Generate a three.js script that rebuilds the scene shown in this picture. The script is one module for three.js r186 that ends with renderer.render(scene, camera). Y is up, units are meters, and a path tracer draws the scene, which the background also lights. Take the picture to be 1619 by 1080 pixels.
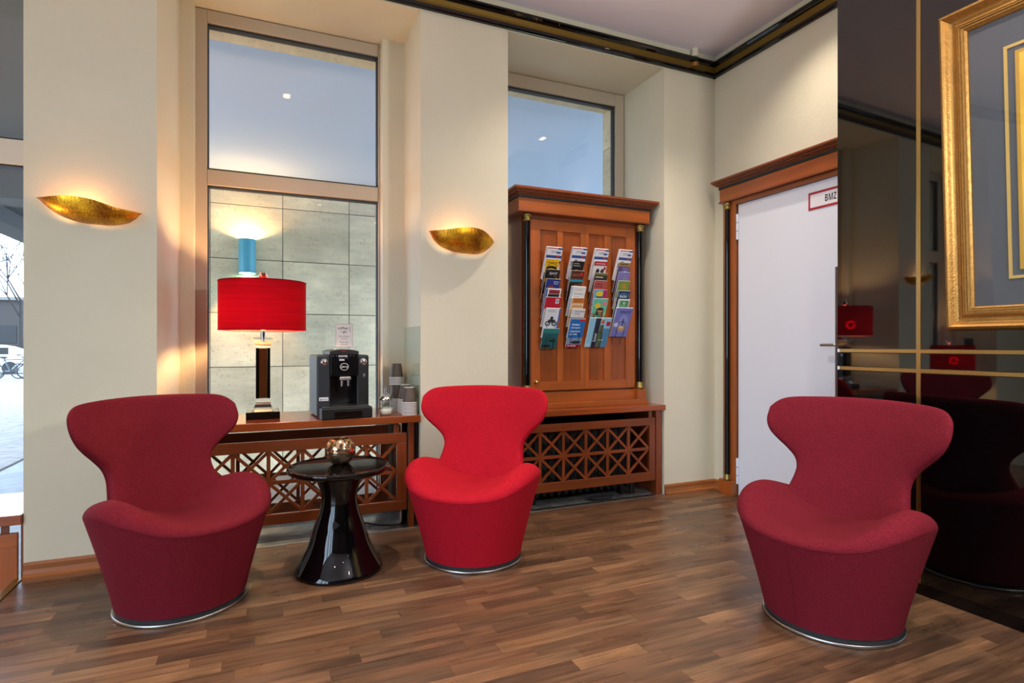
import * as THREE from 'three';
import { RoundedBoxGeometry } from 'three/addons/geometries/RoundedBoxGeometry.js';
import { mergeGeometries, mergeVertices, toCreasedNormals } from 'three/addons/utils/BufferGeometryUtils.js';
import { RectAreaLightUniformsLib } from 'three/addons/lights/RectAreaLightUniformsLib.js';

// ---------------------------------------------------------------- camera, sky, exposure
// origin: floor corner between the window wall (z = 0) and the door wall (x = 0); the room is at x < 0, z > 0
const scene = new THREE.Scene();
const camera = new THREE.PerspectiveCamera(61.8154, 1619 / 1080, 0.05, 300);
camera.position.set(-3.103, 1.08, 3.306);
camera.rotation.y = -0.41229;
camera.setViewOffset(1619, 1080, 0, -4, 1619, 1080);
scene.background = new THREE.Color(0.72, 0.95, 1.24);
scene.backgroundIntensity = 10;
const renderer = new THREE.WebGLRenderer({ antialias: true });
renderer.toneMapping = THREE.LinearToneMapping;
renderer.toneMappingExposure = 0.71;
renderer.shadowMap.enabled = true;
RectAreaLightUniformsLib.init();
const DOWN_CD = 11.5, SCONCE_CD = 0.16, LAMP_CD = 3.6, OUT_CD = 4.2, ADDED_GLOBE_CD = 13;

// ---------------------------------------------------------------- helpers
function mulberry(a) { return () => { a |= 0; a = a + 0x6D2B79F5 | 0; let t = Math.imul(a ^ a >>> 15, 1 | a); t = t + Math.imul(t ^ t >>> 7, 61 | t) ^ t; return ((t ^ t >>> 14) >>> 0) / 4294967296; }; }
const rnd = mulberry(77);
const lerp = (a, b, t) => a + (b - a) * t, clamp = (x, a = 0, b = 1) => Math.min(b, Math.max(a, x));
const smooth = (t) => t * t * (3 - 2 * t);
function hash(x, y, s) { let h = Math.imul(x | 0, 374761393) ^ Math.imul(y | 0, 668265263) ^ Math.imul(s | 0, 2147483647); h = Math.imul(h ^ h >>> 13, 1274126177); return ((h ^ h >>> 16) >>> 0) / 4294967296; }
function vnoise(x, y, px, py, s) { // periodic value noise
  const xi = Math.floor(x), yi = Math.floor(y), fx = smooth(x - xi), fy = smooth(y - yi), m = (a, b) => ((a % b) + b) % b;
  const x0 = m(xi, px), x1 = m(xi + 1, px), y0 = m(yi, py), y1 = m(yi + 1, py);
  return lerp(lerp(hash(x0, y0, s), hash(x1, y0, s), fx), lerp(hash(x0, y1, s), hash(x1, y1, s), fx), fy);
}
function fbm(u, v, fx, fy, s, o = 4) { let a = 0, k = 0.5, n = 0; for (let i = 0; i < o; i++) { a += k * vnoise(u * fx, v * fy, fx, fy, s + i); n += k; k *= 0.5; fx *= 2; fy *= 2; } return a / n; }
const hex = (h) => [(h >> 16) & 255, (h >> 8) & 255, h & 255];
function tex(w, h, fn, sx = 1, sy = 1, srgb = true) {
  const d = new Uint8Array(w * h * 4);
  for (let j = 0; j < h; j++) for (let i = 0; i < w; i++) {
    const c = fn(i / w, j / h), k = (j * w + i) * 4;
    if (typeof c === 'number') d[k] = d[k + 1] = d[k + 2] = clamp(c) * 255; else { d[k] = clamp(c[0], 0, 255); d[k + 1] = clamp(c[1], 0, 255); d[k + 2] = clamp(c[2], 0, 255); }
    d[k + 3] = 255;
  }
  const t = new THREE.DataTexture(d, w, h); t.wrapS = t.wrapT = THREE.RepeatWrapping; t.magFilter = THREE.LinearFilter; t.minFilter = THREE.LinearMipmapLinearFilter; t.generateMipmaps = true;
  if (srgb) t.colorSpace = THREE.SRGBColorSpace; t.repeat.set(1 / sx, 1 / sy); t.needsUpdate = true; return t;
}
const S = (c, o = {}) => new THREE.MeshStandardMaterial({ color: c, roughness: 0.6, ...o });
const P = (c, o = {}) => new THREE.MeshPhysicalMaterial({ color: c, roughness: 0.5, ...o });
function woodTex(base, amp, s) {
  const b = hex(base);
  return tex(256, 512, (u, v) => {
    const g = fbm(u, v, 14, 2, s, 4) - 0.5, p = fbm(u, v, 80, 6, s + 9, 3) - 0.5, q = fbm(u, v, 4, 3, s + 20, 4) - 0.5;
    const k = 1 + amp * (g * 0.5 + p * 0.4 + q * 1.0);
    return [b[0] * k, b[1] * k * (1 - q * 0.12), b[2] * k];
  }, 0.4, 1.1);
}
const M = {
  wall: S(0xffffff, { map: tex(256, 256, (u, v) => { const n = fbm(u, v, 5, 5, 3, 5) - 0.5; return [216 + n * 10, 209 + n * 10, 183 + n * 11]; }, 1.6, 1.6), roughness: 0.85, bumpMap: tex(256, 256, (u, v) => fbm(u, v, 60, 60, 5, 3), 0.5, 0.5, false), bumpScale: 0.0008 }),
  ceiling: S(0xf0ebf6, { roughness: 0.9 }),
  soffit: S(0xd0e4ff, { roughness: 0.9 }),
  cherry: P(0xffffff, { map: woodTex(0x9a4f18, 0.34, 11), roughness: 0.36, clearcoat: 0.25, clearcoatRoughness: 0.25 }),
  cherryPanel: P(0xffffff, { map: woodTex(0x8c4314, 0.34, 15), roughness: 0.34, clearcoat: 0.3, clearcoatRoughness: 0.2 }),
  cherryDark: P(0xffffff, { map: woodTex(0x7c3a16, 0.36, 31), roughness: 0.34, clearcoat: 0.3, clearcoatRoughness: 0.2 }),
  cherryShelf: P(0xffffff, { map: woodTex(0x8c4219, 0.36, 51), roughness: 0.26, clearcoat: 0.6, clearcoatRoughness: 0.12 }),
  darkwood: S(0xffffff, { map: woodTex(0x3a1a0f, 0.4, 71), roughness: 0.5 }),
  skirting: P(0xffffff, { map: woodTex(0x9a5a2c, 0.3, 91), roughness: 0.4 }),
  lacquer: P(0x060607, { roughness: 0, ior: 1.5 }),
  black: S(0x121212, { roughness: 0.5 }),
  blackPlastic: S(0x0f1012, { roughness: 0.38 }),
  greyPlastic: S(0x22262b, { roughness: 0.42 }),
  blackGlass: P(0x040405, { roughness: 0.025, ior: 1.85 }),
  brass: S(0xc6ae6e, { metalness: 1, roughness: 0.28 }),
  brassOld: S(0x9c8448, { metalness: 0.9, roughness: 0.38 }),
  gold: S(0xffffff, { map: tex(256, 256, (u, v) => { const n = fbm(u, v, 64, 64, 41, 3) - 0.5, m = fbm(u, v, 3, 3, 44, 3) - 0.5, k = 1 + n * 0.22 + m * 0.12; return [172 * k, 128 * k, 66 * k]; }, 0.4, 0.4), metalness: 0.75, roughness: 0.42, bumpMap: tex(128, 128, (u, v) => fbm(u, v, 40, 40, 47, 3), 0.15, 0.15, false), bumpScale: 0.0008 }),
  goldLeaf: S(0xffffff, { map: tex(256, 256, (u, v) => { const n = fbm(u, v, 50, 50, 141, 3) - 0.5, m = fbm(u, v, 4, 4, 144, 4) - 0.5, k = 1 + n * 0.5 + m * 0.6; return [200 * k, 138 * k * (1 + m * 0.3), 36 * k]; }, 0.3, 0.3), metalness: 0.85, roughness: 0.36, side: THREE.DoubleSide, bumpMap: tex(128, 128, (u, v) => fbm(u, v, 30, 30, 147, 3), 0.15, 0.15, false), bumpScale: 0.001 }),
  chrome: S(0xd8dadc, { metalness: 1, roughness: 0.12 }),
  steel: S(0xb4b4b2, { metalness: 1, roughness: 0.34 }),
  whitePaint: P(0xe4e7ef, { roughness: 0.42 }),
  frameWhite: S(0xd9d3c4, { roughness: 0.5 }),
  frameAnod: S(0xb9ac96, { roughness: 0.45, metalness: 0.15 }),
  gasket: S(0x22262a, { roughness: 0.6 }),
  glass: P(0xffffff, { roughness: 0, transmission: 1, thickness: 0, ior: 1.5 }),
  crystal: P(0xffffff, { roughness: 0.02, transmission: 1, thickness: 0.03, ior: 1.52, attenuationColor: new THREE.Color(0xf3e6d0), attenuationDistance: 0.4 }),
  jarGlass: P(0xf4f8f8, { roughness: 0.03, transmission: 1, thickness: 0, ior: 1.45 }),
  stone: [0, 1, 2, 3].map((k) => S(0xffffff, { map: tex(256, 256, (u, v) => { const n = fbm(u, v, 3, 4, 200 + k * 7, 5) - 0.5, w = fbm(u, v, 4, 30, 230 + k, 3) - 0.5, p = fbm(u, v, 50, 50, 260 + k, 2); const d = p < 0.24 ? -22 : 0; const q = 1 + (k - 1.5) * 0.03; return [(232 + n * 60 + w * 20 + d) * q, (217 + n * 58 + w * 20 + d) * q, (182 + n * 50 + w * 20 + d) * q]; }, 0.9, 0.9), roughness: 0.75 })),
  mortar: S(0x55503f, { roughness: 0.9 }),
  darkStone: P(0xffffff, { map: tex(256, 256, (u, v) => { const n = fbm(u, v, 8, 8, 301, 5) - 0.5; return [126 + n * 60, 128 + n * 60, 128 + n * 58]; }, 0.6, 0.6), roughness: 0.16 }),
  paleStone: P(0xb9b5ae, { roughness: 0.3 }),
  paving: S(0xffffff, { map: tex(256, 256, (u, v) => { const n = fbm(u, v, 12, 12, 321, 4) - 0.5; return [110 + n * 50, 104 + n * 50, 100 + n * 50]; }, 1, 1), roughness: 0.8 }),
  pavingDark: S(0xffffff, { map: tex(256, 256, (u, v) => { const n = fbm(u, v, 12, 12, 331, 4) - 0.5; return [100 + n * 40, 102 + n * 40, 104 + n * 40]; }, 1, 1), roughness: 0.6 }),
  concrete: S(0x6f6f6c, { roughness: 0.85 }),
  brick: S(0x3d3936, { roughness: 0.9 }),
  bark: S(0x2e2b29, { roughness: 0.9 }),
  paper: S(0xf0efea, { roughness: 0.7 }),
  cup: S(0x5a4c42, { roughness: 0.6 }),
  cupRim: S(0xeeece6, { roughness: 0.6 }),
  wire: S(0x151515, { roughness: 0.4, metalness: 0.3 }),
  teal: S(0x2f86a0, { roughness: 0.4 }),
  rubber: S(0x202022, { roughness: 0.7 }),
};
const fab = (s) => tex(256, 256, (u, v) => { const n = hash(u * 256, v * 256, s) - 0.5, f = fbm(u, v, 60, 60, s + 1, 3) - 0.5, k = 1 + n * 0.3 + f * 0.3; return [255 * 0.8 * k, 255 * 0.8 * k, 255 * 0.8 * k]; }, 0.16, 0.16);
const fabBump = tex(256, 256, (u, v) => 0.4 * hash(u * 256, v * 256, 5) + 0.6 * fbm(u, v, 50, 50, 9, 3), 0.16, 0.16, false), fabMap = fab(401);
const fabric = (c, sh) => P(c, { map: fabMap, roughness: 0.95, specularIntensity: 0.25, sheen: 0.08, sheenRoughness: 0.6, sheenColor: new THREE.Color(sh), bumpMap: fabBump, bumpScale: 0.0022 });
M.fabricRed = fabric(0xd41c30, 0x8a1822); M.fabricWine = fabric(0x8c2432, 0x6c1a28);

const used = {};
function numbered(n) { used[n] = (used[n] ?? -1) + 1; return used[n] ? n + '_' + String(used[n]).padStart(3, '0') : n; }
function setMesh(m) { m.castShadow = m.receiveShadow = true; return m; }
function part(name, geo, mat, parent) { const m = setMesh(new THREE.Mesh(geo, mat)); m.name = numbered(name); parent.add(m); return m; }
function tag(o, label, category, group) { o.userData.label = label; o.userData.category = category; if (group) o.userData.group = group; return o; }
function thing(name, label, category, pos = [0, 0, 0], turn = 0, group) { const o = new THREE.Group(); o.name = numbered(name); o.position.set(...pos); o.rotation.y = turn; scene.add(o); return tag(o, label, category, group); }
function struct(name, geo, mat, parent) { const m = geo ? setMesh(new THREE.Mesh(geo, mat)) : new THREE.Group(); m.name = numbered(name); m.userData.kind = 'structure'; (parent ?? scene).add(m); return m; }
function copy(src, pos, turn, label, group) { const c = src.clone(); c.name = numbered(src.name.replace(/_\d{3}$/, '')); if (pos) c.position.set(...pos); if (turn !== undefined) c.rotation.y = turn; c.userData = { ...src.userData }; if (label) c.userData.label = label; if (group) c.userData.group = group; scene.add(c); return c; }
// planar uv in metres per face; the texture's v runs along the grain axis
function uv(g, grain = 'y', ou = 0, ov = 0) {
  if (g.index) g = g.toNonIndexed();
  const p = g.attributes.position, n = g.attributes.normal, a = new Float32Array(p.count * 2), ax = { x: 0, y: 1, z: 2 }[grain];
  for (let i = 0; i < p.count; i += 3) {
    const N = [0, 0, 0]; for (let k = 0; k < 3; k++) { N[0] += n.getX(i + k); N[1] += n.getY(i + k); N[2] += n.getZ(i + k); }
    const A = N.map(Math.abs), d = A[0] >= A[1] && A[0] >= A[2] ? 0 : A[1] >= A[2] ? 1 : 2, o = [0, 1, 2].filter((q) => q !== d);
    const vi = o.includes(ax) ? ax : o[1], ui = o.find((q) => q !== vi);
    for (let k = 0; k < 3; k++) { const c = [p.getX(i + k), p.getY(i + k), p.getZ(i + k)]; a[(i + k) * 2] = c[ui] + ou; a[(i + k) * 2 + 1] = c[vi] + ov; }
  }
  g.setAttribute('uv', new THREE.BufferAttribute(a, 2)); return g;
}
let uo = 0;
// a box given by its limits, edges rounded by r, grain along an axis
function bx(x0, x1, y0, y1, z0, z1, r = 0, grain = 'y') {
  const w = x1 - x0, h = y1 - y0, d = z1 - z0; uo = (uo + 0.37) % 7;
  const g = r ? new RoundedBoxGeometry(w, h, d, r > 0.006 ? 3 : 1, Math.min(r, w / 2.01, h / 2.01, d / 2.01)) : new THREE.BoxGeometry(w, h, d);
  g.translate((x0 + x1) / 2, (y0 + y1) / 2, (z0 + z1) / 2); return uv(g, grain, uo, uo * 1.7);
}
const merge = (l) => mergeGeometries(l.map((g) => { const q = g.index ? g.toNonIndexed() : g; for (const k of Object.keys(q.attributes)) if (!['position', 'normal', 'uv'].includes(k)) q.deleteAttribute(k); return q; }));
function lathe(pts, seg = 48) { return new THREE.LatheGeometry(pts.map((p) => new THREE.Vector2(...p)), seg); }
function tube(pts, r, seg = 24, rs = 6, closed = false, tension = 0.5) { return new THREE.TubeGeometry(new THREE.CatmullRomCurve3(pts.map((p) => new THREE.Vector3(...p)), closed, 'catmullrom', tension), seg, r, rs, closed); }
function bar(a, b, w, d, grain = 'y') { // straight bar from a to b in an xy plane: width w, depth d about z
  const A = new THREE.Vector3(...a), B = new THREE.Vector3(...b), L = A.distanceTo(B); let g = new THREE.BoxGeometry(w, L, d); g = uv(g, 'y', rnd() * 3, rnd() * 5);
  g.rotateZ(-Math.atan2(B.x - A.x, B.y - A.y)); g.translate((A.x + B.x) / 2, (A.y + B.y) / 2, (A.z + B.z) / 2); return g;
}
// extrude a profile of [outward, up] points along an axis
function mould(profile, len, axis) {
  const s = new THREE.Shape(profile.map((p) => new THREE.Vector2(...p)));
  let g = new THREE.ExtrudeGeometry(s, { depth: len, bevelEnabled: false });
  if (axis === 'x') { g.rotateY(-Math.PI / 2); g.scale(-1, 1, 1); flip(g); } // outward = +z, runs along +x
  else if (axis === 'z') { g.scale(-1, 1, 1); flip(g); }                    // outward = -x, runs along +z
  return uv(g, axis, rnd() * 3, rnd() * 3);
}
function flip(g) { const q = g.index ? g.index.array : null; const p = g.attributes; if (q) { for (let i = 0; i < q.length; i += 3) { const t = q[i]; q[i] = q[i + 1]; q[i + 1] = t; } } else for (const k of Object.keys(p)) { const a = p[k], s = a.itemSize; for (let i = 0; i < a.count; i += 3) for (let c = 0; c < s; c++) { const t = a.array[i * s + c]; a.array[i * s + c] = a.array[(i + 1) * s + c]; a.array[(i + 1) * s + c] = t; } } g.computeVertexNormals(); }
function grid(nu, nv, fn, closeU = false) { // parametric surface
  const pos = [], uvs = [], idx = [];
  for (let j = 0; j <= nv; j++) for (let i = 0; i <= nu; i++) { const p = fn(i / nu, j / nv); pos.push(p[0], p[1], p[2]); uvs.push(p[3] ?? i / nu, p[4] ?? j / nv); }
  for (let j = 0; j < nv; j++) for (let i = 0; i < nu; i++) { const a = j * (nu + 1) + i, b = a + 1, c = a + nu + 1, d = c + 1; idx.push(a, b, d, a, d, c); }
  const g = new THREE.BufferGeometry(); g.setAttribute('position', new THREE.Float32BufferAttribute(pos, 3)); g.setAttribute('uv', new THREE.Float32BufferAttribute(uvs, 2)); g.setIndex(idx); g.computeVertexNormals();
  if (closeU) { const n = g.attributes.normal; for (let j = 0; j <= nv; j++) { const a = j * (nu + 1), b = a + nu, v = new THREE.Vector3(n.getX(a) + n.getX(b), n.getY(a) + n.getY(b), n.getZ(a) + n.getZ(b)).normalize(); n.setXYZ(a, v.x, v.y, v.z); n.setXYZ(b, v.x, v.y, v.z); } }
  return g;
}
function keys(k, x) { // smooth interpolation through [x, y] keys
  if (x <= k[0][0]) return k[0][1]; const e = k.length - 1; if (x >= k[e][0]) return k[e][1];
  let i = 0; while (x > k[i + 1][0]) i++;
  const [x0, y0] = k[i], [x1, y1] = k[i + 1], t = (x - x0) / (x1 - x0), s = (a) => a <= 0 || a >= e ? 0 : (k[a + 1][1] - k[a - 1][1]) / (k[a + 1][0] - k[a - 1][0]);
  const m0 = s(i) * (x1 - x0), m1 = s(i + 1) * (x1 - x0), t2 = t * t, t3 = t2 * t;
  return (2 * t3 - 3 * t2 + 1) * y0 + (t3 - 2 * t2 + t) * m0 + (-2 * t3 + 3 * t2) * y1 + (t3 - t2) * m1;
}
function canvasTex(w, h, draw) { const c = document.createElement('canvas'); c.width = w; c.height = h; draw(c.getContext('2d'), w, h); const t = new THREE.CanvasTexture(c); t.colorSpace = THREE.SRGBColorSpace; return t; }

// ---------------------------------------------------------------- the setting: room shell
const CEIL = 3.23, LOW = -0.35, XL = -7.0, ZF = 7.0, HEAD = 3.055, ZW = -0.5;
{ // wooden platform floor: parquet strips on a screed
  const floor = struct('floor', bx(-4.112, 0.3, LOW, -0.014, 0.0, ZF + 0.3), M.concrete);
  struct('screed', bx(-4.11, 0, -0.014, -0.0118, 0.002, ZF), M.darkwood, floor).userData = {};
  const tones = [0x7d5b42, 0x846147, 0x8c664a, 0x9b7352, 0x73543f, 0x805c43, 0x886246, 0xa67d59];
  const wmap = tex(256, 512, (u, v) => { const g = fbm(u, v, 16, 3, 611, 4) - 0.5, p = fbm(u, v, 70, 6, 622, 3) - 0.5, q = fbm(u, v, 3, 3, 633, 4) - 0.5, k = 0.76 * (1 + g * 0.42 + p * 0.4 + q * 0.4); return [255 * k, 255 * k * (1 - q * 0.1), 255 * k * (1 - q * 0.14)]; }, 0.25, 0.7);
  const rmap = tex(256, 256, (u, v) => 0.62 + 0.5 * (fbm(u, v, 6, 6, 641, 4) - 0.5), 1.1, 1.1, false);
  const mats = tones.map((c) => S(c, { map: wmap, roughness: 0.54, roughnessMap: rmap }));
  const W = 0.0665, list = [];
  for (let r = 0, z = 0.004; z < ZF - 0.01; r++, z += W) {
    let x = -4.11 - rnd() * 0.45;
    const lightBoard = rnd();
    while (x < -0.002) {
      const L = 0.26 + rnd() * 0.34, a = Math.max(x, -4.108), b = Math.min(x + L, -0.003); x += L;
      if (b - a < 0.02) continue;
      let t = Math.floor(rnd() * 7); if (rnd() < 0.07) t = 7; if (lightBoard > 0.75 && rnd() < 0.4) t = 3;
      list.push([a, b, z, Math.min(z + W, ZF), t]);
    }
  }
  const F = new THREE.Vector3(Math.sin(0.41229), 0, -Math.cos(0.41229)), R = new THREE.Vector3(Math.cos(0.41229), 0, Math.sin(0.41229));
  const seen = (s) => { const d = new THREE.Vector3((s[0] + s[1]) / 2, 0, s[2]).sub(camera.position), z = d.dot(F); return z > 0.9 && Math.abs(d.dot(R) / z) < 0.95 && 1.08 / z < 0.64 ? z : 99; };
  list.sort((a, b) => seen(a) - seen(b));
  const strip = ([a, b, z0, z1]) => { const g = new THREE.BoxGeometry(b - a - 0.0006, 0.012, z1 - z0 - 0.0006); g.translate((a + b) / 2, -0.006 - rnd() * 0.0003, (z0 + z1) / 2); return uv(g, 'x', rnd() * 5, rnd() * 7); };
  list.slice(0, 300).forEach((s) => part('floor_strip', strip(s), mats[s[4]], floor));
  const rest = []; // vertex colour carries each remaining strip's own wood tone
  for (const s of list.slice(300)) { const g = strip(s), c = new THREE.Color(tones[s[4]]), n = g.attributes.position.count, a = new Float32Array(n * 3); for (let i = 0; i < n; i++) { a[i * 3] = c.r; a[i * 3 + 1] = c.g; a[i * 3 + 2] = c.b; } g.setAttribute('color', new THREE.BufferAttribute(a, 3)); rest.push(g); }
  part('floor_strips', mergeGeometries(rest), S(0xffffff, { map: wmap, roughness: 0.54, roughnessMap: rmap, vertexColors: true }), floor).userData.kind = 'stuff';
  part('edge_strip', bx(-4.145, -4.112, -0.06, 0.004, 0.0, ZF, 0.003, 'z'), M.brassOld, floor);
}
struct('floor_lower', bx(XL - 0.3, -4.112, LOW - 0.2, LOW, -0.65, ZF + 0.3), M.paleStone);
struct('ceiling', bx(XL - 0.3, 0.3, CEIL, CEIL + 0.25, -0.67, ZF + 0.3), M.ceiling);

const PIERS = [[-7.3, -5.45], [-4.111, -3.584], [-2.247, -1.685], [-0.468, 0.3]], ZB = -0.67;
const wallBack = struct('wall_back');
{
  const floorY = (x) => x < -4.1 ? LOW - 0.1 : -0.02;
  const pier = (pts, y0) => { const s = new THREE.Shape(pts.map((p) => new THREE.Vector2(p[0], -p[1]))); let g = new THREE.ExtrudeGeometry(s, { depth: CEIL - y0, bevelEnabled: false }); g.rotateX(-Math.PI / 2); g.translate(0, y0, 0); part('pier', uv(g, 'y'), M.wall, wallBack); };
  pier([[-7.3, 0], [-5.45, 0], [-5.45, -0.41], [-5.36, -0.41], [-5.36, ZB], [-7.3, ZB]], LOW - 0.1);
  pier([[-4.111, 0], [-3.584, 0], [-3.532, -0.41], [-3.462, -0.41], [-3.462, ZB], [-4.2, ZB], [-4.2, -0.41], [-4.111, -0.41]], LOW - 0.1);
  pier([[-2.247, 0], [-1.685, 0], [-1.685, -0.44], [-1.72, -0.44], [-1.72, ZB], [-2.391, ZB], [-2.391, -0.41], [-2.247, -0.41]], -0.02);
  pier([[-0.468, 0], [0.3, 0], [0.3, ZB], [-0.52, ZB], [-0.52, -0.6], [-0.468, -0.545]], -0.02);
  // lintels over the three bays, their undersides are the window soffits
  for (const [a, b] of [[-5.45, -4.111], [-3.584, -2.247], [-1.685, -0.468]]) part('lintel', bx(a - 0.14, b + 0.14, HEAD, CEIL, ZB + 0.005, -0.001), M.wall, wallBack);
}
{ // door wall with its doorway, and the unseen far walls with their street windows
  const wr = struct('wall_right');
  part('wall_panel', bx(0, 0.3, 0, CEIL, 0, 0.236), M.wall, wr);
  part('wall_panel', bx(0, 0.3, 2.076, CEIL, 0.236, 1.2), M.wall, wr);
  part('wall_panel', bx(0, 0.3, 0, CEIL, 1.2, ZF + 0.3), M.wall, wr);
  part('wall_panel', bx(0.08, 0.3, 0, 2.076, 0.236, 1.2), M.wall, wr);
}
function windowWall(name, axis, at, thick, lo, hi, y0, opens, m = M.wall) { // wall with openings [a, b, bottom, top]
  const w = struct(name); let p = lo;
  const put = (a, b, c, d) => axis === 'x' ? part('wall_panel', bx(at, at + thick, c, d, a, b), m, w) : part('wall_panel', bx(a, b, c, d, at, at + thick), m, w);
  for (const [a, b, c, d] of opens) { put(p, a, y0, CEIL); put(a, b, y0, c); put(a, b, d, CEIL); p = b; }
  put(p, hi, y0, CEIL); return w;
}
windowWall('wall_left', 'x', XL - 0.25, 0.25, -0.67, ZF + 0.3, LOW, [[2.6, 3.95, -0.28, 3.15], [4.07, 5.42, -0.28, 3.15], [5.54, 6.85, -0.28, 3.15]]);
windowWall('wall_front', 'z', ZF, 0.25, XL, 0.3, LOW, [], M.darkwood);  // unseen rear wall, added dark to keep reflections dim

// black and gold picture moulding along the window wall and the door wall
function crown(name, len, axis, at) {
  const g = thing(name, axis === 'x' ? 'black ceiling moulding with gilded channel along the window wall' : 'black ceiling moulding with gilded channel above the white door', 'moulding', at);
  part('lower_bead', mould([[0, 0], [0.02, 0], [0.027, 0.007], [0.029, 0.017], [0.026, 0.027], [0.019, 0.031], [0, 0.031]], len, axis), M.lacquer, g);
  part('gilded_channel', mould([[0, 0.031], [0.02, 0.031], [0.02, 0.046], [0.026, 0.07], [0, 0.07]], len, axis), S(0x7d6327, { metalness: 0.7, roughness: 0.5 }), g);
  part('upper_bead', mould([[0, 0.07], [0.03, 0.07], [0.044, 0.078], [0.05, 0.09], [0.047, 0.104], [0.036, 0.112], [0, 0.112]], len, axis), M.lacquer, g);
  return g;
}
crown('crown_moulding', 7.0, 'x', [-7.0, 3.062, 0]);
crown('crown_moulding', 1.37, 'z', [0, 3.062, 0]);
{ const g = thing('pipe_sleeve', 'white painted stub with gilded collar crossing the ceiling moulding', 'pipe', [-0.215, 3.062, 0.03]);
  part('collar', uv(new THREE.CylinderGeometry(0.026, 0.026, 0.03, 20).translate(0, 0.052, 0)), M.gold, g);
  part('stub', uv(new THREE.CylinderGeometry(0.024, 0.027, 0.06, 20).translate(0, 0.14, 0)), M.wall, g); }
// skirting boards
const SK = [[0, 0], [0.03, 0], [0.03, 0.012], [0.018, 0.022], [0.012, 0.04], [0.012, 0.062], [0.006, 0.072], [0, 0.073]];
function skirting(name, x0, len) { const m = struct(name, mould(SK, len, 'x'), M.skirting); m.position.set(x0, 0, 0); return m; }
skirting('baseboard_left_pier', -4.108, 0.526); skirting('baseboard_middle_pier', -2.247, 0.562); skirting('baseboard_corner', -0.466, 0.466);
{ const m = struct('baseboard_right', mould(SK, 0.1, 'z'), M.skirting); m.position.set(0, 0, 0.0); }

// ---------------------------------------------------------------- windows
function pane2(x0, x1, y0, y1, z, parent) { part('glass_pane', new THREE.PlaneGeometry(x1 - x0, y1 - y0).translate((x0 + x1) / 2, (y0 + y1) / 2, z), M.glass, parent); part('glass_pane', new THREE.PlaneGeometry(x1 - x0, y1 - y0).translate((x0 + x1) / 2, (y0 + y1) / 2, z - 0.022), M.glass, parent); }
function windowBay(name, x0, x1, y0, y1, gx0, gx1, gt, tr0, tr1, F = M.frameAnod) {
  const w = struct(name), z0 = ZW - 0.05, z1 = ZW + 0.012;
  part('frame_stile', bx(x0, gx0, y0, y1, z0, z1, 0.004), F, w);
  part('frame_stile', bx(gx1, x1, y0, y1, z0, z1, 0.004), F, w);
  part('frame_head', bx(gx0, gx1, gt, y1, z0, z1, 0.004, 'x'), F, w);
  part('gasket', bx(gx0, gx1, gt - 0.012, gt, z0, ZW - 0.004, 0, 'x'), M.gasket, w);
  part('gasket', bx(gx0, gx0 + 0.006, y0, gt, z0, ZW - 0.004), M.gasket, w); part('gasket', bx(gx1 - 0.006, gx1, y0, gt, z0, ZW - 0.004), M.gasket, w);
  if (tr0) {
    part('transom', bx(gx0, gx1, tr0, tr1, z0, z1 + 0.004, 0.004, 'x'), F, w);
    part('gasket', bx(gx0, gx1, tr1, tr1 + 0.01, z0, ZW, 0, 'x'), M.gasket, w); part('gasket', bx(gx0, gx1, tr0 - 0.008, tr0, z0, ZW, 0, 'x'), M.gasket, w);
    pane2(gx0, gx1, tr1, gt, ZW - 0.015, w); pane2(gx0, gx1, y0, tr0, ZW - 0.015, w);
  } else pane2(gx0, gx1, y0, gt, ZW - 0.015, w);
  part('frame_sill', bx(gx0, gx1, y0 - 0.04, y0 + 0.03, z0, z1, 0.004, 'x'), F, w);
  return w;
}
windowBay('window_1', -3.469, -2.36, 0.02, 3.05, -3.401, -2.405, 2.975, 2.018, 2.110);
windowBay('window_2', -1.70, -0.475, 0.6, 3.05, -1.62, -0.552, 2.955);
windowBay('window_3', -5.37, -4.15, LOW, 3.05, -5.29, -4.2, 2.975, 2.024, 2.155, M.frameWhite);

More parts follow.
